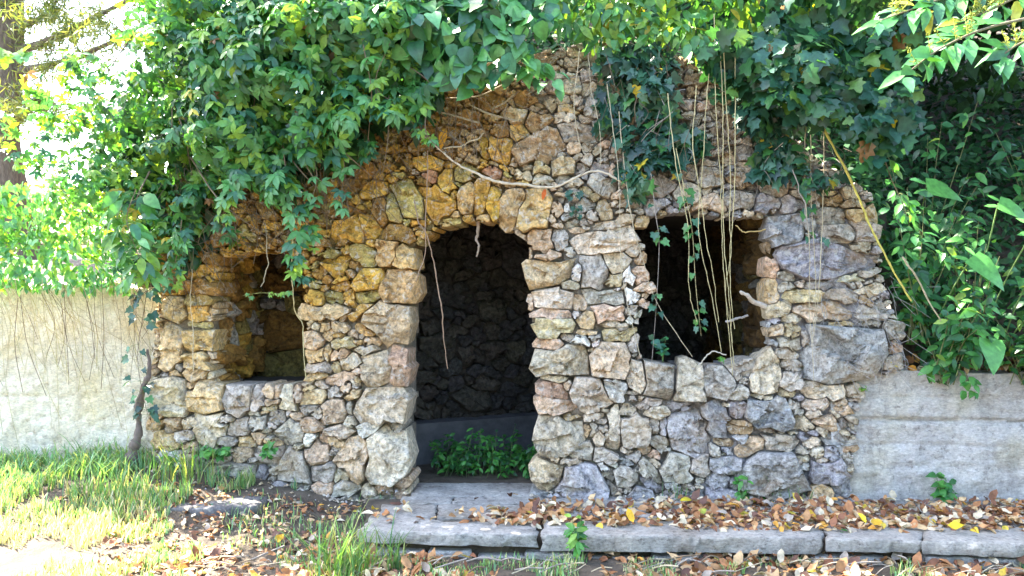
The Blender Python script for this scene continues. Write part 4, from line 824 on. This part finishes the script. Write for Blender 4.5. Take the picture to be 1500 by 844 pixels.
g = np.random.default_rng(130); WP = [(.06, .24, .05), (.10, .32, .06), (.05, .17, .05), (.20, .38, .06)]
rosette('weed', (846, 822), 0, 'bushy bright green weed growing in front of the step edge', 42, .075, .10, OVATE, 'weed', WP, (2, 3, 1, 2), g, z=-.13, height=.27)
rosette('weed', (1090, 742), .05, 'leafy green weed at the foot of the wall under the right window', 26, .075, .10, OVATE, 'weed', WP, (3, 3, 1, 0), g, height=.22)
rosette('weed', (1125, 742), .05, 'low spreading weed beside the taller one under the right window', 16, .05, .10, OVATE, 'weed', WP, (3, 3, 1, 0), g, height=.08)
rosette('weed', (1378, 742), .02, 'round-leaved green plant against the right concrete wall', 30, .085, .11, HEART, 'weedh', WP, (4, 2, 2, 0), g, height=.20)
rosette('weed', (1008, 735), .04, 'small clump of bright clover-like leaves left of the weeds', 20, .04, .07, OVATE, 'weed', WP, (3, 3, 0, 1), g, height=.07)
rosette('weed', (870, 729), .05, 'tiny three-leaved seedling at the foot of the middle pier', 4, .06, .03, OVATE, 'weed', WP, (3, 1, 0, 0), g, height=.03)
rosette('weed', (992, 810), 0, 'small seedling growing from the broken step edge, left of two', 7, .06, .05, OVATE, 'weed', WP, (2, 3, 0, 1), g, z=-.11, height=.10)
rosette('weed', (1034, 806), 0, 'small seedling growing from the broken step edge, right of two', 8, .055, .05, OVATE, 'weed', WP, (2, 3, 0, 1), g, z=-.11, height=.08)
rosette('weed', (1236, 806), 0, 'wiry green weed hanging over the gap in the step', 14, .06, .08, OVATE, 'weed', WP, (3, 2, 1, 0), g, z=-.11, height=.16)
rosette('weed', (1290, 803), 0, 'single broad-leaved seedling in the gap of the step', 5, .06, .04, OVATE, 'weed', WP, (3, 2, 1, 0), g, z=-.10, height=.07)
rosette('weed', (650, 795), 0, 'small green weed against the left part of the step edge', 10, .045, .05, OVATE, 'weed', WP, (3, 2, 1, 0), g, z=-.1, height=.08)
rosette('window_plant', (972, 532), -.06, 'blue-green seedling standing on the sill of the right window', 18, .07, .06, HEART, 'weedb', [(.06, .20, .13), (.08, .28, .10)], (2, 1), g, height=.16, cat='plant')
rosette('window_plant', (1060, 533), .02, 'little sprig sprouting at the stem foot on the right window sill', 10, .035, .05, OVATE, 'weed', WP, (1, 2, 0, 3), g, height=.07, cat='plant')
rosette('wall_plant', (402, 640), .12, 'trailing small-leaved plant hanging on the stones under the left window', 54, .055, .08, HEART, 'weedh', WP, (3, 3, 1, 0), g, height=-.12, cat='plant')
rosette('wall_plant', (330, 668), .12, 'patch of small green leaves on the left wall base, left of the trailing plant', 70, .055, .16, HEART, 'weedh', WP, (3, 3, 1, 0), g, height=.08, cat='plant')
rosette('wall_plant', (262, 680), .13, 'small tuft of green leaves near the vine trunk foot', 30, .06, .08, OVATE, 'weed', WP, (3, 3, 0, 2), g, height=.10, cat='plant')
rosette('wall_plant', (1262, 572), .05, 'mossy tuft where the ruin meets the concrete wall', 16, .03, .04, OVATE, 'weed', WP, (1, 2, 0, 2), g, height=.03, cat='plant')
rosette('broad_weed', (285, 765), 0, 'blue-green broad-leaved weed beside the fallen slab', 22, .10, .16, HEART, 'weedb', [(.06, .20, .13), (.08, .28, .10)], (3, 1), g, z=-.09, height=.10)
# nettles inside the doorway
g = np.random.default_rng(131); nb_ = W(float(F(700, 700)[0]), .62, .0); nt_ = thing('nettle_clump', nb_, 'dense green weeds growing on the floor just inside the doorway', 'weeds'); P = []; mb = MB()
for k in range(105):
    x_ = float(F(g.uniform(622, 784), 700)[0]); h_ = g.uniform(.06, .28) * (1.45 if abs(x_ + .25) < .14 else 1); b = W(x_, g.uniform(.42, .9), -.01); top = b + np.array([g.normal(0, .05), g.normal(-.03, .04), h_]); q = spline(np.array([b, (b + top) / 2 + g.normal(0, .01, 3), top]), 9); mb.tube(q, .002, 3, (.1, .16, .05)); P += [q[int(i)] for i in g.uniform(3, 9, 9)]
mb.build('stem', TWIG, nt_, 'stuff'); P = np.array(P); n = len(P); az = g.uniform(0, 2 * math.pi, n)
foliage(nt_, OVATE, 'nettle', LEAF, [(.055, .22, .045), (.08, .28, .05), (.03, .12, .04)], (3, 2, 2), P, np.stack([np.cos(az), np.sin(az), .1 + 0 * az], 1), UP * 1 + NRM * .5 + g.normal(0, .35, (n, 3)), g.uniform(.035, .065, n), g, 40, -P[:, 1])

g = np.random.default_rng(139)
strand('ivy_strand', [(232, 395), (224, 450), (214, 520), (222, 575), (230, 610)], [.12, .12, .12, .12, .12], 'dark ivy creeping down the left edge of the ruin beside the knotted trunk', IVY, 'ivy', IPAL, (4, 3, 2, .1, 2), 46, .085, g, mat=IVYM, spread=1.6, petiole=.05)

# ------------------------------------------------------------------ hedge on the left wall
g = np.random.default_rng(140)
hd_ = thing('hedge_plant', F(100, 425, 0), 'bright small-leaved climber covering the top of the left wall', 'hedge')
P, tip, nor, u, v, rk = curtain([(-60, 262), (60, 268), (150, 290), (210, 330), (222, 390), (200, 425), (130, 418), (60, 428), (-60, 430)], 1900, g, .02, .28, lump=(50, 40), seed=51, thick=.2, edge=16)
foliage(hd_, OVATE, 'hedge', LEAF, [PALEG, LIME, MID, YEL], (3.2, 1.6, 3, .06), P, tip, nor, g.uniform(.045, .085, len(P)), g, 70, rk)
strand('maple_sprig', [(205, 120), (165, 130), (125, 142), (95, 140)], [.9, 1.0, 1.1, 1.1], 'sprig with a few large yellow-green leaves against the bright background', LOBED, 'lobed2', [LIME, PALEG, YEL], (3, 2, .3), 12, .11, g, spread=.6, petiole=.06)

# ------------------------------------------------------------------ shrubs and big leaves on the right bank
g = np.random.default_rng(150)
def bank_shrub(name, label, X, dist, wid, hgt, n, size, shapes, key, pal, wts, nobj, mat=None, depth=.5, cat='shrub', rg=g):
    b = hill_at(X, dist); t = thing(name, b, label, cat); ns = 14; mb = MB(); P = []
    for k in range(ns):
        top = b + np.array([rg.normal(0, wid * .45), rg.normal(-.05, depth * .45), hgt * rg.uniform(.4, 1.05)]); q = spline(np.array([b + rg.normal(0, .04, 3) * [1, 1, 0], b * .4 + top * .6 + np.array([0, 0, .06]), top]), 14); mb.tube(q, [.006, .002], 4, (.16, .18, .07)); P += [q[int(i)] for i in rg.uniform(2, 14, n // ns)]
    mb.build('stem', TWIG, t); P = np.array(P) + rg.normal(0, .045, (len(P), 3)); m = len(P); az = rg.uniform(0, 2 * math.pi, m)
    foliage(t, shapes, key, mat or LEAF, pal, wts, P, np.stack([np.cos(az), np.sin(az) - .3, -.15 + 0 * az], 1), UP * .9 + NRM * .7 + rg.normal(0, .35, (m, 3)), size * rg.uniform(.6, 1.1, m), rg, nobj, -P[:, 1])
    return t
SH = [(.06, .22, .055), (.04, .15, .055), (.10, .30, .065), (.22, .36, .05), DEEP]
bank_shrub('leafy_shrub', 'bright green leafy shrub growing against the right edge of the ruin', 2.80, .10, .30, 1.2, 420, .105, OVATE, 'shrub', SH, (3, 3, 2, .5, 1), 110)
bank_shrub('leafy_shrub', 'low leafy shrub spilling over the top of the concrete wall', 2.95, .02, .30, .6, 230, .11, OVATE, 'shrub', SH, (3, 3, 2, .3, 1), 90)
bank_shrub('leafy_shrub', 'tall shrub in deep shade behind the bright one', 3.15, .9, .5, 1.5, 260, .11, OVATE, 'shrub', SH, (2, 4, 1, .1, 2), 40)
bank_shrub('leafy_shrub', 'mid-height shrub at the right edge above the concrete wall', 3.75, .25, .4, .75, 220, .11, OVATE, 'shrub', SH, (3, 3, 2, .2, 1), 70)
bank_shrub('leafy_shrub', 'shaded shrub higher up the bank at the right edge', 4.2, 1.2, .6, 1.3, 240, .12, OVATE, 'shrub', SH, (2, 4, 1, .1, 2), 30)
strand('trailing_shoot', [(1408, 545), (1413, 560), (1412, 580)], .07, 'small leafy shoot trailing over the top edge of the concrete wall', HEART, 'weedh', WP, (3, 3, 1, 0), 14, .07, g, petiole=.04)
bank_shrub('leafy_shrub', 'leafy shrub with lighter leaves low at the right edge', 3.5, .02, .34, .55, 230, .105, OVATE, 'shrub', SH, (3, 3, 2, .5, 1), 60)
bank_shrub('leafy_shrub', 'slender shrub between the arum leaves', 3.25, .30, .30, 1.0, 240, .10, OVATE, 'shrub', SH, (3, 3, 2, .5, 1), 60)
aru = ((1458, 342, .5, .30, 100, 'large arrow-shaped leaf lying level among the shaded shrubs'), (1382, 380, .42, .27, 150, 'large bright arrow-shaped leaf beside the leafy shrub'), (1490, 372, .35, .28, 200, 'arrow-shaped leaf cut by the right picture edge'), (1415, 492, .35, .24, 185, 'drooping broad arum leaf above the concrete wall'), (1492, 445, .3, .24, 190, 'long hanging arum leaf at the right edge above the wall'), (1400, 262, -.5, .30, 80, 'pale arum leaf in shade on the upper bank'), (1452, 300, .1, .24, 120, 'smaller arum leaf in shade below the upper one'))
for (uu, vv, oo, s_, an, lab) in aru:
    p = F(uu, vv, oo); base = hill_at(float(p[0]), max(.25, .4 - oo)); t = thing('arum_leaf', base, lab, 'leaf'); tube_part([base, (base + p) / 2 + np.array([0, .03, .05]), p], .005, t, (.14, .24, .07), 'stalk', n=9)
    a_ = R(an); d = TAN * math.sin(a_) * 1.0 + UP * math.cos(a_) * .6 + NRM * .3
    leaf_objects(t, ARUM, 'arum', IVYM, [(.10, .30, .07)], p[None], d[None], (UP * .75 + NRM * .8 + TAN * .1)[None], np.array([s_]), np.array([0]), g, 'blade')
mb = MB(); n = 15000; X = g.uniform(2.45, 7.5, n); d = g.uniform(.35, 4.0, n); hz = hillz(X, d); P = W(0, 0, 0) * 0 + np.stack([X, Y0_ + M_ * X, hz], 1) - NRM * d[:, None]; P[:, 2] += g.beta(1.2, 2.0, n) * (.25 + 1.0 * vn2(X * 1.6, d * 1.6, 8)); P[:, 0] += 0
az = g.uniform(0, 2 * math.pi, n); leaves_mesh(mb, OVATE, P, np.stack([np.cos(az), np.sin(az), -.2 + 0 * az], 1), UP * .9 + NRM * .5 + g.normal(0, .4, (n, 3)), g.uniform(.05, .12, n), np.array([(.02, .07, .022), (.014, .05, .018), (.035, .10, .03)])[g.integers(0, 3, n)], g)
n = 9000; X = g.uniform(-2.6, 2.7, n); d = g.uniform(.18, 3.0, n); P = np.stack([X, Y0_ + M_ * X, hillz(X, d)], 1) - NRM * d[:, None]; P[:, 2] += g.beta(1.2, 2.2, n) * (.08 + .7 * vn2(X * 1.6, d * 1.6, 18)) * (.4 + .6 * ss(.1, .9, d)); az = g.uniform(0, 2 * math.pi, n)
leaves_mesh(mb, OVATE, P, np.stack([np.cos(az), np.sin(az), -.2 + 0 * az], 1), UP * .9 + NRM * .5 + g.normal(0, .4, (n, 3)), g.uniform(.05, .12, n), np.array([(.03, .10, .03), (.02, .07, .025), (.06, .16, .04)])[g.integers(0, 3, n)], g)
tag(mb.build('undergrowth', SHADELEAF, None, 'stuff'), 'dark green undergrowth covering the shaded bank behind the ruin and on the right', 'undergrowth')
# overhanging flowering branch, top right
g = np.random.default_rng(160)
def spray(label, pts, nleaf, size, nfl, rg):
    pts = np.array(pts); t = thing('overhanging_branch', pts[0], label, 'branch'); q = spline(pts, 26); mb = MB(); mb.tube(q, [.009, .003], 6, (.2, .17, .1), .2); P = []; tp = []
    for k in range(nleaf):
        i = int(rg.uniform(5, 26)); sd = 1 if k % 2 else -1; dq = norm(q[min(25, i + 1)] - q[i - 1]); side = np.cross(dq, np.array([0, -.5, .8])) * sd
        dd = norm(dq * .7 + side * .9 + UP * rg.normal(-.35, .3) + np.array([0, -.25, 0])); P.append(q[i] + dd * .03); tp.append(dd)
    mb.build('twig', TWIG, t); P = np.array(P); tp = np.array(tp); n = len(P)
    leaf_objects(t, LANCE, 'lance', IVYM, [(.07, .24, .07), (.05, .17, .07), (.10, .32, .07), (.36, .36, .05)], P, tp, UP * .7 + np.array([0, -.7, 0]) + rg.normal(0, .3, (n, 3)), size * rg.uniform(.65, 1.1, n), rg.choice(4, n, p=(.45, .25, .26, .04)), rg)
    for k in range(nfl):                                  # greenish-yellow flower panicles
        i = int(rg.uniform(10, 26)); m2 = MB(); ax = norm(np.array([rg.normal(0, .5), -.3, .8])); o0 = q[i]
        for j in range(16):
            f = rg.uniform(.15, 1); p0 = o0 + ax * .11 * f; dd = norm(rg.normal(0, 1, 3)); p1 = p0 + dd * .030 * (1.2 - f); m2.tube(np.array([p0, (p0 + p1) / 2, p1]), [.0014, .0035], 3, (.42, .46, .10))
        m2.tube(np.array([o0, o0 + ax * .06, o0 + ax * .11]), .0016, 3, (.4, .45, .12)); m2.build('flower_cluster', LEAF, t)
spray('lowest spray of long glossy leaves with greenish flower buds hanging in from the upper right', [at(1540, 20, 4.3), at(1450, 40, 4.25), at(1380, 70, 4.2), at(1325, 110, 4.15)], 28, .165, 7, g)
spray('leafy spray with yellow-green buds at the right edge, right of the lowest spray', [at(1570, 40, 4.3), at(1530, 50, 4.25), at(1490, 66, 4.2), at(1462, 86, 4.2)], 18, .16, 5, g)
spray('leafy spray with flower buds crossing the top edge near the upper right corner', [at(1520, -60, 4.6), at(1430, -20, 4.55), at(1360, 5, 4.5), at(1290, 30, 4.5)], 30, .16, 8, g)
spray('spray of yellow-green buds in the very top right corner', [at(1560, -40, 4.5), at(1500, -10, 4.5), at(1450, 15, 4.5), at(1410, 30, 4.5)], 20, .14, 16, g)

# ------------------------------------------------------------------ trees
def tree(name, label, b, hgt, crown_c, crown_r, nclump, nleaf, size, cols, rg, trunk=.16, clump=.5, mat=SHADELEAF, limbs=7):
    t = thing(name, b, label, 'tree'); b = np.array(b, float); cc = b + np.array(crown_c, float); mb = MB()
    q = spline(np.array([b - UP * .3, b + np.array([.08, 0, hgt * .3]), b + np.array([-.05, .05, hgt * .6]), cc]), 18); mb.tube(q, [trunk, trunk * .75, trunk * .3], 9, (.5, .5, .5), .15)
    C = rg.normal(0, 1, (nclump, 3)); C = norm(C) * rg.uniform(.35, 1, (nclump, 1)) ** .6; C = cc + C * np.array(crown_r)
    for k in range(limbs): e = C[k]; s_ = q[rg.integers(8, 16)]; mb.tube(spline(np.array([s_, (s_ + e) / 2 + UP * .2, e]), 8), [trunk * .3, .02], 5, (.5, .5, .5))
    mb.build('trunk', BARK, t); i = rg.integers(0, nclump, nleaf); P = C[i] + rg.normal(0, clump * .5, (nleaf, 3)); out = norm(P - cc)
    m2 = MB(); leaves_mesh(m2, FAR, P, out * .3 - UP * .6 + rg.normal(0, .5, (nleaf, 3)), UP * .8 + out * .5 + rg.normal(0, .5, (nleaf, 3)), size * rg.uniform(.6, 1.2, nleaf), np.array(cols)[rg.integers(0, len(cols), nleaf)], rg)
    m2.build('crown', mat or LEAF, t, 'stuff'); return t
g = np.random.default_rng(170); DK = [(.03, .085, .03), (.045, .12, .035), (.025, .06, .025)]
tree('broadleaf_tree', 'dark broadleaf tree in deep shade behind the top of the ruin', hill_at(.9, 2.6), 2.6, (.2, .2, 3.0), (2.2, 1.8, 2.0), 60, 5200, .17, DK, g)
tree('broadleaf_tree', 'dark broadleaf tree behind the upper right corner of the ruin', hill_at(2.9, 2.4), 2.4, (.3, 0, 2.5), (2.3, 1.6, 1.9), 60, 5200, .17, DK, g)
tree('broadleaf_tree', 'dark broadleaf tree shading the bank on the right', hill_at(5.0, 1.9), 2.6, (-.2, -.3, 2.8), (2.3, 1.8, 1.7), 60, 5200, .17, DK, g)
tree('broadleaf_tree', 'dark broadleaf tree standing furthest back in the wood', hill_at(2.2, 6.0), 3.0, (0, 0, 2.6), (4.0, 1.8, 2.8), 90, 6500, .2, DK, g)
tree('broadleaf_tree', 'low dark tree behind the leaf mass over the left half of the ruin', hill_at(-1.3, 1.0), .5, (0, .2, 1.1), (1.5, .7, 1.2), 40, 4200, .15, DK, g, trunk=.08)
for i, (X_, Y_, lab) in enumerate(((-3.4, -6.2, 'added tree behind the viewer blocking low sky, on the left'), (0.8, -7.0, 'added tree behind the viewer blocking low sky, in the middle'), (4.8, -6.0, 'added tree behind the viewer blocking low sky, on the right'), (8.5, -3.0, 'added tree behind the viewer blocking low sky, far right'))):  # added trees behind the camera, blocking low sky to steepen the facade light
    tree('sky_blocker_tree', lab, (X_, Y_, -.15), 2.2, (0, 0, 3.4), (2.4, 1.6, 2.4), 60, 3800, .26, [MID, DEEP, BLUE], g, clump=.8)
tree('broadleaf_tree', 'tall broadleaf tree added high behind the ruin, its crown above the picture shading the wood', hill_at(-1.4, 5.0), 4.5, (.2, 0, 6.6), (3.0, 2.2, 1.7), 80, 6000, .22, DK, g, clump=.7)  # unseen tree added to shade the wood behind the ruin
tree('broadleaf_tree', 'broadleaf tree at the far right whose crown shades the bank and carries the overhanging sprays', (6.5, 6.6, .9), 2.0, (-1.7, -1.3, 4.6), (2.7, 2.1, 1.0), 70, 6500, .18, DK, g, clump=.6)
# conifer in the bright gap at the left
cb = W(-5.95, 3.6, 1.3); con = thing('conifer', cb, 'tall conifer with bare lower branches at the upper left in front of the bright sky', 'tree')
CY = float(cb[1]); q = spline(np.array([cb - UP * .3, at(4, 250, CY), at(8, 60, CY), at(4, -160, CY), at(2, -420, CY)]), 20); mb = MB(); mb.tube(q, [.25, .21, .17, .10], 11, (.5, .5, .5), .12); mb.build('trunk', BARK, con)
needles = []
for ln in ([(18, 78), (75, 58), (140, 25), (200, -5), (260, -20)], [(20, 106), (90, 92), (150, 68), (215, 36)], [(16, 40), (60, 26), (100, -20)], [(20, 180), (60, 150), (85, 158)], [(16, -30), (80, -60), (170, -80), (250, -90)], [(10, 20), (-40, -10), (-90, -40)], [(16, -90), (90, -120), (190, -150), (300, -150)]):
    pts = np.array([at(a_, b_, CY - .25 * i) for i, (a_, b_) in enumerate(ln)]); mb = MB(); q = spline(pts, 18); mb.tube(q, [.055, .03, .012], 7, (.5, .5, .5), .2); mb.build('branch', BARK, con)
    for k in range(26):
        i = g.integers(4, 18); tw = q[i] + np.array([g.normal(0, .35), g.normal(0, .35), g.normal(-.12, .2)]); mb = None
        for s in np.linspace(0.1, 1, 20): needles.append(q[i] * (1 - s) + tw * s - UP * .12 * s * s)
needles = np.array(needles); n = len(needles); mb = MB()
NE = [blade((.5,), (.06,), .1, .1)]
for rep_ in range(3):
    dd = norm(g.normal(0, 1, (n, 3)) - UP * .35); leaves_mesh(mb, NE, needles + g.normal(0, .02, (n, 3)), dd, norm(g.normal(0, 1, (n, 3))), g.uniform(.08, .16, n), np.array([(.16, .20, .06), (.24, .25, .07), (.10, .15, .05)])[g.integers(0, 3, n)], g)
mb.build('crown', LEAF, con, 'stuff')
SUNNY = [(.22, .30, .07), (.30, .36, .09), (.16, .26, .06), (.40, .40, .16)]
for i, (X, d, r_, lab) in enumerate(((-9.6, 8.5, (1.5, 1.0, .6), 'sunlit pale green bush far behind the left wall, left of the conifer'), (-9.0, 12.5, (1.8, 1.0, .8), 'sunlit yellowish bush behind the conifer trunk'), (-5.6, 7.5, (1.3, .9, .45), 'sunlit pale bush low in the bright gap right of the conifer'), (-4.2, 9.5, (1.6, 1.0, .9), 'sunlit yellow-green bush behind the creeper at the left'))):
    tree('sunlit_bush', lab, hill_at(X, d), .6, (0, 0, .55), r_, 26, 1900, .14, SUNNY, g, trunk=.05, clump=.5, limbs=5, mat=LEAF)

# ------------------------------------------------------------------ grass, leaf litter
g = np.random.default_rng(180)
def grass(name, label, X, Y, hmin, hmax, cols, rg, wid=.0045, zf=None, lean=.5):
    n = len(X); z = groundz(X, Y) if zf is None else zf; az = rg.uniform(0, 2 * math.pi, n); h = rg.uniform(hmin, hmax, n) * (.45 + 1.1 * vn2(X * 5, Y * 5, 41)); ln = rg.uniform(.1, lean, n) * h
    b = np.stack([X, Y, z], 1); d = np.stack([np.cos(az), np.sin(az), 0 * az], 1); s = np.stack([-np.sin(az), np.cos(az), 0 * az], 1) * (wid * rg.uniform(.6, 1.4, n))[:, None]
    V = []; 
    for f, wf in ((0, 1), (.4, .9), (.75, .6), (1, .08)):
        c = b + UP * (h * (f - .18 * f * f))[:, None] + d * (ln * f * f)[:, None]; V += [c - s * wf, c + s * wf]
    V = np.stack(V, 1).reshape(-1, 3); base = (np.arange(n) * 8)[:, None, None]; T = np.array([(0, 1, 3), (0, 3, 2), (2, 3, 5), (2, 5, 4), (4, 5, 7), (4, 7, 6)])[None] + base
    mb = MB(); mb.add(V, T.reshape(-1, 3), np.repeat(np.array(cols)[rg.integers(0, len(cols), n)] * rg.uniform(.75, 1.25, (n, 1)), 8, 0)); cc = mb.C[0]; sun_dryf = (ss(-1.7, -2.6, X) * ss(5.75, 5.2, Y))[:, None] if zf is None and name == 'meadow_grass' else np.zeros((n, 1)); cc[:] = np.where(np.repeat(rg.random((n, 1)) < sun_dryf * .8, 8, 0), np.array([.66, .60, .40]) * np.repeat(rg.uniform(.8, 1.15, (n, 1)), 8, 0), cc); return tag(mb.build(name, GRASSM, None, 'stuff'), label, 'grass')  # straw tint at lower left puts sun glare into the blade colour
n = 42000; X = g.uniform(-5.2, -1.35, n); Y = g.uniform(3.9, 6.55, n); k = (vn2(X * 3, Y * 3, 4) * .75 + vn2(X * 9, Y * 9, 5) * .45 > .58 + .36 * ss(-2.7, -1.5, X) - .14 * ss(5.4, 6.3, Y))
GC = [(.15, .31, .12), (.20, .37, .14), (.32, .40, .17), (.52, .47, .28), (.17, .32, .18)]
grass('meadow_grass', 'lush green grass growing at the lower left in front of the pale wall', X[k], Y[k], .03, .12, GC, g)
u_ = np.concatenate([g.normal(c, 34, 420) for c in (95, 150, 185, 40, 10)])[::3]; Yg = g.uniform(5.9, 6.45, len(u_)); grass('tall_grass', 'taller grass tufts along the foot of the left wall', (u_ - U0) / FPX * Yg, Yg, .08, .22, GC[:3] + GC[4:], g, lean=1.1)
u_ = np.concatenate([g.normal(c, sd_, m_) for c, sd_, m_ in ((500, 22, 110), (535, 14, 60), (575, 12, 36), (470, 10, 14), (250, 26, 50), (270, 14, 24))]); Yg = np.concatenate([g.normal(y, .06, m_) for y, m_ in ((4.72, 110), (4.85, 60), (4.9, 36), (4.8, 14), (6.0, 50), (5.95, 24))])
grass('grass_tuft', 'long-bladed grass tufts at the left end of the step', (u_ - U0) / FPX * Yg, Yg, .10, .34, [(.15, .31, .08), (.23, .37, .10), (.34, .38, .14), (.13, .29, .12)], g, wid=.0042, lean=1.0)
n = 8200; X = g.uniform(-1.9, 3.4, n); Y = g.uniform(4.3, 5.0, n); Y = np.where((X < -1.0) & (g.random(n) < .6), g.uniform(4.6, 5.9, n), Y); k = vn2(X * 4, Y * 4, 6) > .52 + .16 * ss(.4, 2.4, X); grass('sparse_grass', 'sparse short grass between the fallen leaves in front of the step', X[k], Y[k], .02, .09, GC, g, wid=.004)
for i, (uu, vv, off_, m_) in enumerate(((565, 740, .12, 14), (990, 735, .06, 16), (1148, 735, .06, 26), (300, 690, .12, 60))):
    p = F(uu, vv, off_); X = p[0] + g.normal(0, .06, m_); Y = p[1] + g.normal(0, .03, m_)
    grass('grass_tuft', ('few thin grass blades beside the left door pier', 'thin dry grass at the foot of the wall under the right window', 'grass tuft beside the weeds under the right window', 'grass tuft at the foot of the left window wall')[i], X, Y, .08, .26, GC, g, zf=np.full(m_, float(p[2])), wid=.0035)
LP = [(.38, .175, .075), (.22, .095, .05), (.54, .37, .20), (.64, .54, .38), (.55, .42, .06), (.44, .24, .11), (.40, .33, .27), (.62, .32, .06), (.14, .07, .05)]
LWT = np.array((4, 3, 3, 2.6, .35, 3, 1, .35, 2)); LWT = LWT / LWT.sum()
def litter(name, label, X, Y, z, rg, smin=.05, smax=.10, layers=.03, mat=DRYLEAF):
    n = len(X); az = rg.uniform(0, 2 * math.pi, n); P = np.stack([X, Y, z + rg.uniform(.002, 1, n) ** 1.5 * layers + .008], 1); mb = MB()
    leaves_mesh(mb, LITTER, P, np.stack([np.cos(az), np.sin(az), rg.normal(0, .35, n)], 1), np.stack([rg.normal(0, .42, n), rg.normal(-.25, .42, n), np.ones(n)], 1), rg.uniform(smin, smax, n), np.array(LP)[rg.choice(len(LP), n, p=LWT)] * rg.uniform(.8, 1.2, (n, 1)), rg)
    return tag(mb.build(name, mat, None, 'stuff'), label, 'fallen leaves')
u_ = np.concatenate([g.uniform(1000, 1640, 1500), g.uniform(720, 1020, 520), g.normal(770, 40, 120), g.uniform(540, 760, 60)]); v_ = np.concatenate([g.uniform(737, 779, 1500), g.uniform(738, 772, 520), g.uniform(735, 765, 120), g.uniform(728, 768, 60)])
k = vn2(u_ / 40, v_ / 14, 12) > .25 - .25 * ss(950, 1100, u_) + .25 * ss(900, 700, u_)
k &= v_ < fv(u_) - np.where(g.random(len(u_)) < .12, 1, 9); pts = np.array([gpt(a_, b_, .0) for a_, b_ in zip(u_[k], v_[k])])
litter('leaf_litter', 'drift of dry brown and yellow leaves lying on the paved step', pts[:, 0], pts[:, 1], np.zeros(len(pts)), g, .045, .09, .03)
n = 3600; X = g.uniform(-2.4, 3.6, n); Y = g.uniform(4.1, 5.06, n); k = vn2(X * 3.3, Y * 3.3, 14) > .40 - .22 * ss(.3, 1.4, X) + .3 * ss(-1.2, -2.4, X); X, Y = X[k], Y[k]
litter('leaf_litter', 'dry brown leaves covering the ground in front of the step', X, Y, groundz(X, Y), g, .045, .095, .03)
n = 2300; X = g.uniform(-3.6, -.95, n); Y = g.uniform(4.6, 5.95, n); k = vn2(X * 4, Y * 4, 15) > .28 + .5 * ss(-2.1, -2.8, X); X, Y = X[k], Y[k]
litter('leaf_litter', 'scattered dry leaves on dark soil in front of the left pier', X, Y, groundz(X, Y), g, .022, .06, .02)
X = g.uniform(2.6, 4.4, 260); d = g.uniform(.02, .4, 260); litter('leaf_litter', 'dry leaves lying on top of the concrete wall under the shrubs', X, wallY(X) + d, np.full(260, .885), g, .05, .10, .04)
for i, (uu, vv, z_, lab) in enumerate(((996, 738, .03, 'yellow leaf at the foot of the wall under the right window, leftmost on the step'), (928, 770, .012, 'yellow leaf at the front edge of the step near the weed'), (1035, 750, .03, 'yellow-green leaf lying flat below the middle of the right window'), (1180, 757, .04, 'yellow leaf in the leaf drift below the right pier'), (1268, 772, .03, 'orange-yellow leaf at the step edge, left of its pair'), (1292, 768, .04, 'pale yellow leaf at the step edge, right of its pair'), (1388, 774, .03, 'orange curled leaf on the step in front of the concrete wall'), (406, 800, -.1, 'yellow leaf on the dark soil in front of the left pier'), (1316, 536, .90, 'yellow leaf on the end of the concrete wall beside the ruin'))):
    x_, y_ = gpt(uu, vv, z_) if i < 8 else W(2.66, .0, 0)[:2]
    o = leaf_objects(None, LITTER, 'yel', DRYLEAF, [(.66, .50, .03), (.62, .36, .03), (.52, .55, .08)], np.array([[x_, y_, z_ + .02]]), np.array([[math.cos(i * 2.), math.sin(i * 2.), .25]]), np.array([[.1 * math.sin(i), -.75, .8]]), np.array([.085]), np.array([i % 2 if i != 2 else 2]), g, 'fallen_leaf')[0]
    tag(o, lab, 'leaf', 'yellow fallen leaves')
mb = MB()
for k in range(70):
    uu = g.uniform(260, 1480); vv = g.uniform(822, 850); x_, y_ = gpt(uu, vv, -.13); a_ = g.uniform(-.7, .7); L = g.uniform(.06, .24); mb.tube(spline(np.array([[x_, y_, -.115], [x_ + L * .5 * math.cos(a_), y_ + L * .5 * math.sin(a_), -.10 + g.uniform(0, .02)], [x_ + L * math.cos(a_), y_ + L * math.sin(a_), -.11 + g.uniform(0, .04)]]), 7), g.uniform(.002, .005), 4, [BR, PALE, GREY][k % 3])
tag(mb.build('twig_litter', TWIG, None, 'stuff'), 'small dry twigs scattered among the fallen leaves', 'twigs')
mb = MB()
for k in range(900):                                  # rubble and crumbs at the wall foot
    uu = g.uniform(225, 1250); 
    if 605 < uu < 780 or (k >= 260 and uu > 520): continue
    p = F(uu, 735, g.uniform(.02, .16) if k < 260 else g.uniform(.1, 1.3)); p[2] = (.0 if uu > 560 else float(groundz(np.array(p[0]), np.array(p[1])))) + .003; s_ = g.uniform(.008, .035) if k < 260 else g.uniform(.005, .018)
    v = norm(g.normal(0, 1, (10, 3))) * s_ * g.uniform(.6, 1.1, (10, 1)); a = np.argsort(np.arctan2(v[:8, 1], v[:8, 0])); ring = v[:8][a]; ring[:, 2] = abs(ring[:, 2]) * .4
    V = np.concatenate([ring + p, [p + UP * s_ * .8]]); mb.add(V, [(i, (i + 1) % 8, 8) for i in range(8)], stone_colour('gclp'[k % 4], g))
tag(mb.build('stone_chips', STONE, None, 'stuff', smooth=False), 'small stone chips fallen along the foot of the wall', 'rubble')
